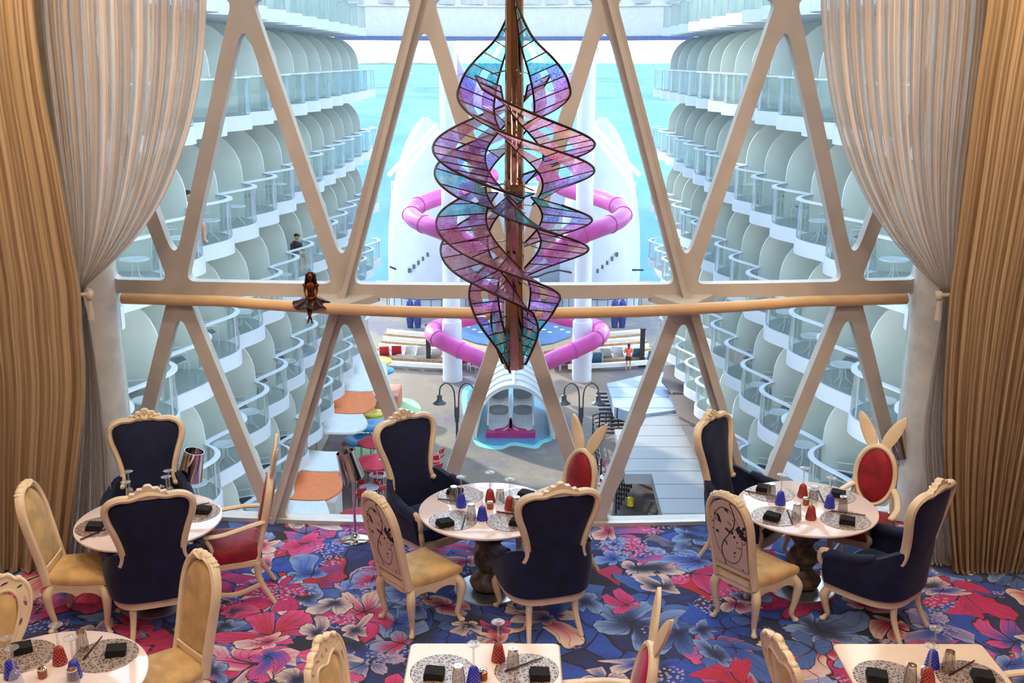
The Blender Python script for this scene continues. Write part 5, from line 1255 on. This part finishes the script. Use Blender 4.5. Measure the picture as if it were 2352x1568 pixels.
def parasol():
    t = thing('parasol', '', 'parasol'); m = MB(); m.lathe([(1.25, 2.05), (1.27, 2.1), (.65, 2.34), (.05, 2.52), (0, 2.53)], 8); m.f = [f for f in m.f if len(f) == 4 or True]; cpy = m.build('canopy', M['pinkc'], t, smooth=10)
    m = MB(); m.tube([(0, 0, 0), (0, 0, 2.1)], .03, 8); m.lathe([(0, 0), (.3, 0), (.3, .08), (0, .1)], 16); m.build('pole', M['alu'], t)
    m = MB(); m.prism([(-.35, -.2), (.35, -.2), (.35, .2), (-.35, .2)], 2.42, 2.44); m.v = [(x+.55, y-.3, z-.12-.25*(x)) for x, y, z in m.v]; m.build('white_emblem', M['whitec'], cpy, smooth=0); return t
pp, up2 = parasol(), []
for px, py, w in ((872, 1006, 'farthest behind the middle wing chair'), (865, 1052, 'behind the chrome lamp shade, larger-looking'), (830, 1178, 'cut by the sill beside the lamp pole'), (1026, 1120, 'low between the middle wing chair and lattice foot')):
    a = Pz(px, py, DK+2.3*.8); place(pp, up2, (a.x, a.y, DK), 0, 'pink-red parasol '+w, 'pink-red parasols', .8)
# ---------------- playground canopies
def disc(mat, px, py, r, h, lb):
    a = Pz(px, py, DK+h); t = thing('play_canopy', lb, 'play canopy', (a.x, a.y, DK))
    m = MB(); m.lathe([(r, h-.14), (r, h-.04), (r*.7, h+.02), (r*.3, h-.02), (0, h-.06)], 28); m.build('canopy_disc', mat, t); m = MB(); m.tube([(0, 0, 0), (0, 0, h-.1)], .05, 8); m.build('post', M['alu'], t)
for a in ((M['bluep'], 829, 1006, .8, 1.6, 'nearest blue disc of the playground'), (M['bluep'], 850, 972, .85, 1.9, 'blue playground disc behind the nearest one'), (M['yellow'], 856, 946, .6, 2.0, 'yellow playground disc by the orange awning'), (M['bluep'], 838, 918, .6, 2.3, 'small blue playground disc behind the yellow one'), (M['yellow'], 864, 826, .85, 2.6, 'far yellow playground disc high on the left'), (M['bluep'], 872, 848, .8, 2.0, 'far blue playground disc under the yellow one')): disc(*a)
a = Pz(893, 935, DK); m = MB(); m.rbox((0, 0, .5), (1.3, 2.2, 1.0), .1); o = m.build('play_box', simple('terracotta_plastic', srgb(214, 128, 100), .5)); o.location = (a.x, a.y, DK); tag(o, 'terracotta play box on the edge of the green floor', 'play box')
# ---------------- deck loungers
def lounger(mat):
    t = thing('deck_lounger', '', 'lounger')
    m = MB(); m.slab(lambda u, v: ((u-.5)*.6, -.9+1.7*v, .36+max(0, v-.6)*1.9), 2, 10, lambda u, v: (0, 0, .02)); m.build('sling', mat, t)
    m = MB()
    for s in (-1, 1):
        m.tube([(s*.32, -.95, .36), (s*.32, .15, .36), (s*.32, .85, 1.15)], .03, 5)
        for y in (-.75, .3): m.tube([(s*.32, y, .36), (s*.32, y, 0)], .025, 5)
    m.build('lounger_frame', M['white'], t); return t
lr, lw, lbm = lounger(M['redp']), lounger(M['whitec']), lounger(simple('teal_sling', srgb(70, 120, 150), .7)); ua, ub2, uc2 = [], [], []
k = 0
for px, py in ((884, 828), (912, 826), (1062, 846), (1092, 849), (1272, 848), (1298, 846), (1320, 843)):
    a = Pz(px, py, DK); k += 1; place(lr, ua, (a.x, a.y, DK), PI+.1, 'red deck lounger, %s from the left' % 'first second third fourth fifth sixth seventh'.split()[k-1], 'red deck loungers')
for j, (px, py) in enumerate(((940, 826), (966, 828), (1000, 832), (1396, 832), (1422, 828))):
    a = Pz(px, py, DK); place(lw, ub2, (a.x, a.y, DK), PI+.3*(1 if px < 1181 else -1), 'white deck lounger, %s from the left' % 'first second third fourth fifth sixth seventh eighth ninth tenth'.split()[j], 'white deck loungers')
for j, (px, py) in enumerate(((1370, 843), (1462, 832), (1496, 838))):
    a = Pz(px, py, DK); place(lbm, uc2, (a.x, a.y, DK), PI, 'teal deck lounger with white frame, %s' % ('by the right column', 'right of the person', 'behind the pale blue roof')[j], 'teal deck loungers')
for px, py, h, lb in ((985, 838, 2.6, 'dark post of the cable fence on the left'), (1474, 840, 2.4, 'dark post right of the standing person')):
    a = Pz(px, py, DK); m = MB(); m.box((0, 0, h/2), (.28, .28, h)); m.box((0, 0, .05), (.5, .5, .1)); m.box((0, 0, h), (.34, .34, .08)); o = m.build('fence_post', M['black'], smooth=0); o.location = (a.x, a.y, DK); tag(o, lb, 'post')
# sagging black cables across the stern
for s, nm in ((-1, 'left'), (1, 'right')):
    m = MB(); x0, x1 = (895, 1180) if s < 0 else (1186, 1478)
    m.tube([Pd(x0+(x1-x0)*i/12, (630-18*(1-i/12)**2 if s < 0 else 630-18*(i/12)**2)+8*math.sin(i*1.2), 78) for i in range(13)], .07, 6); tag(m.build('stern_cable', M['black']), 'dark sagging cable across the stern deck, %s half' % nm, 'cable')
# ================================================================= LIGHT
w = bpy.data.worlds.new('world'); sc.world = w; w.use_nodes = True; g = NG(w.node_tree); bg = w.node_tree.nodes['Background']
tc = g.n('ShaderNodeTexCoord'); s_ = g.n('ShaderNodeSeparateXYZ'); g.l(tc.outputs['Generated'], s_.inputs[0])
cl = g.noise(tc.outputs['Generated'], 3, 4)
skyc = g.ramp(s_.outputs[2], [(0, (.86, .93, .97, 1)), (.08, (.78, .89, .98, 1)), (.35, (.55, .74, .95, 1)), (1, (.36, .58, .9, 1))])
skyc = g.mix(g.m('MULTIPLY', g.sm(cl, .5, .7), .5), skyc, (.95, .96, .98, 1)); g.l(skyc, bg.inputs[0]); bg.inputs[1].default_value = SKY
sd = bpy.data.lights.new('sun', 'SUN'); so = bpy.data.objects.new('sun', sd); COL.objects.link(so); sd.energy = SUN; sd.angle = R(1.2); sd.color = (1, .95, .86)
dirv = Vector((.5, -.66, -.39)); so.rotation_euler = dirv.to_track_quat('-Z', 'Y').to_euler()
def area(name, loc, size, power, col, rot=(0, 0, 0)):
    d = bpy.data.lights.new(name, 'AREA'); d.shape = 'DISK'; d.size = size; d.energy = power; d.color = col; o = bpy.data.objects.new(name, d); COL.objects.link(o); o.location = loc; o.rotation_euler = rot; return o
for x in (-4.2, -1.4, 1.4, 4.2):
    for y in (1.0, 4.0, 7.2): area('ceiling_downlight', (x, y, 6.9), .5, ROOMW, (1, .82, .62))
for x in (-3.4, 3.4):
    d = bpy.data.lights.new('curtain_spot', 'SPOT'); d.energy = 260; d.color = (1, .68, .36); d.spot_size = R(64); d.spot_blend = .5; d.shadow_soft_size = .1
    o = bpy.data.objects.new('curtain_spot', d); COL.objects.link(o); o.location = (x*.95, 7.0, 6.8); o.rotation_euler = Vector((x*.28, 2.1, -3.6)).to_track_quat('-Z', 'Y').to_euler()
sc.view_settings.view_transform = 'Standard'; sc.view_settings.look = 'None'; sc.view_settings.gamma = 1; sc.view_settings.exposure = EXPO; sc.view_settings.use_curve_mapping = False
sc.cycles.use_denoising = True; sc.cycles.use_adaptive_sampling = True; sc.cycles.adaptive_threshold = .12; sc.cycles.adaptive_min_samples = 12; sc.cycles.max_bounces = 6; sc.cycles.diffuse_bounces = 3; sc.cycles.glossy_bounces = 3; sc.cycles.transmission_bounces = 4; sc.cycles.transparent_max_bounces = 20; sc.cycles.sample_clamp_indirect = 6; sc.cycles.caustics_reflective = False; sc.cycles.caustics_refractive = False
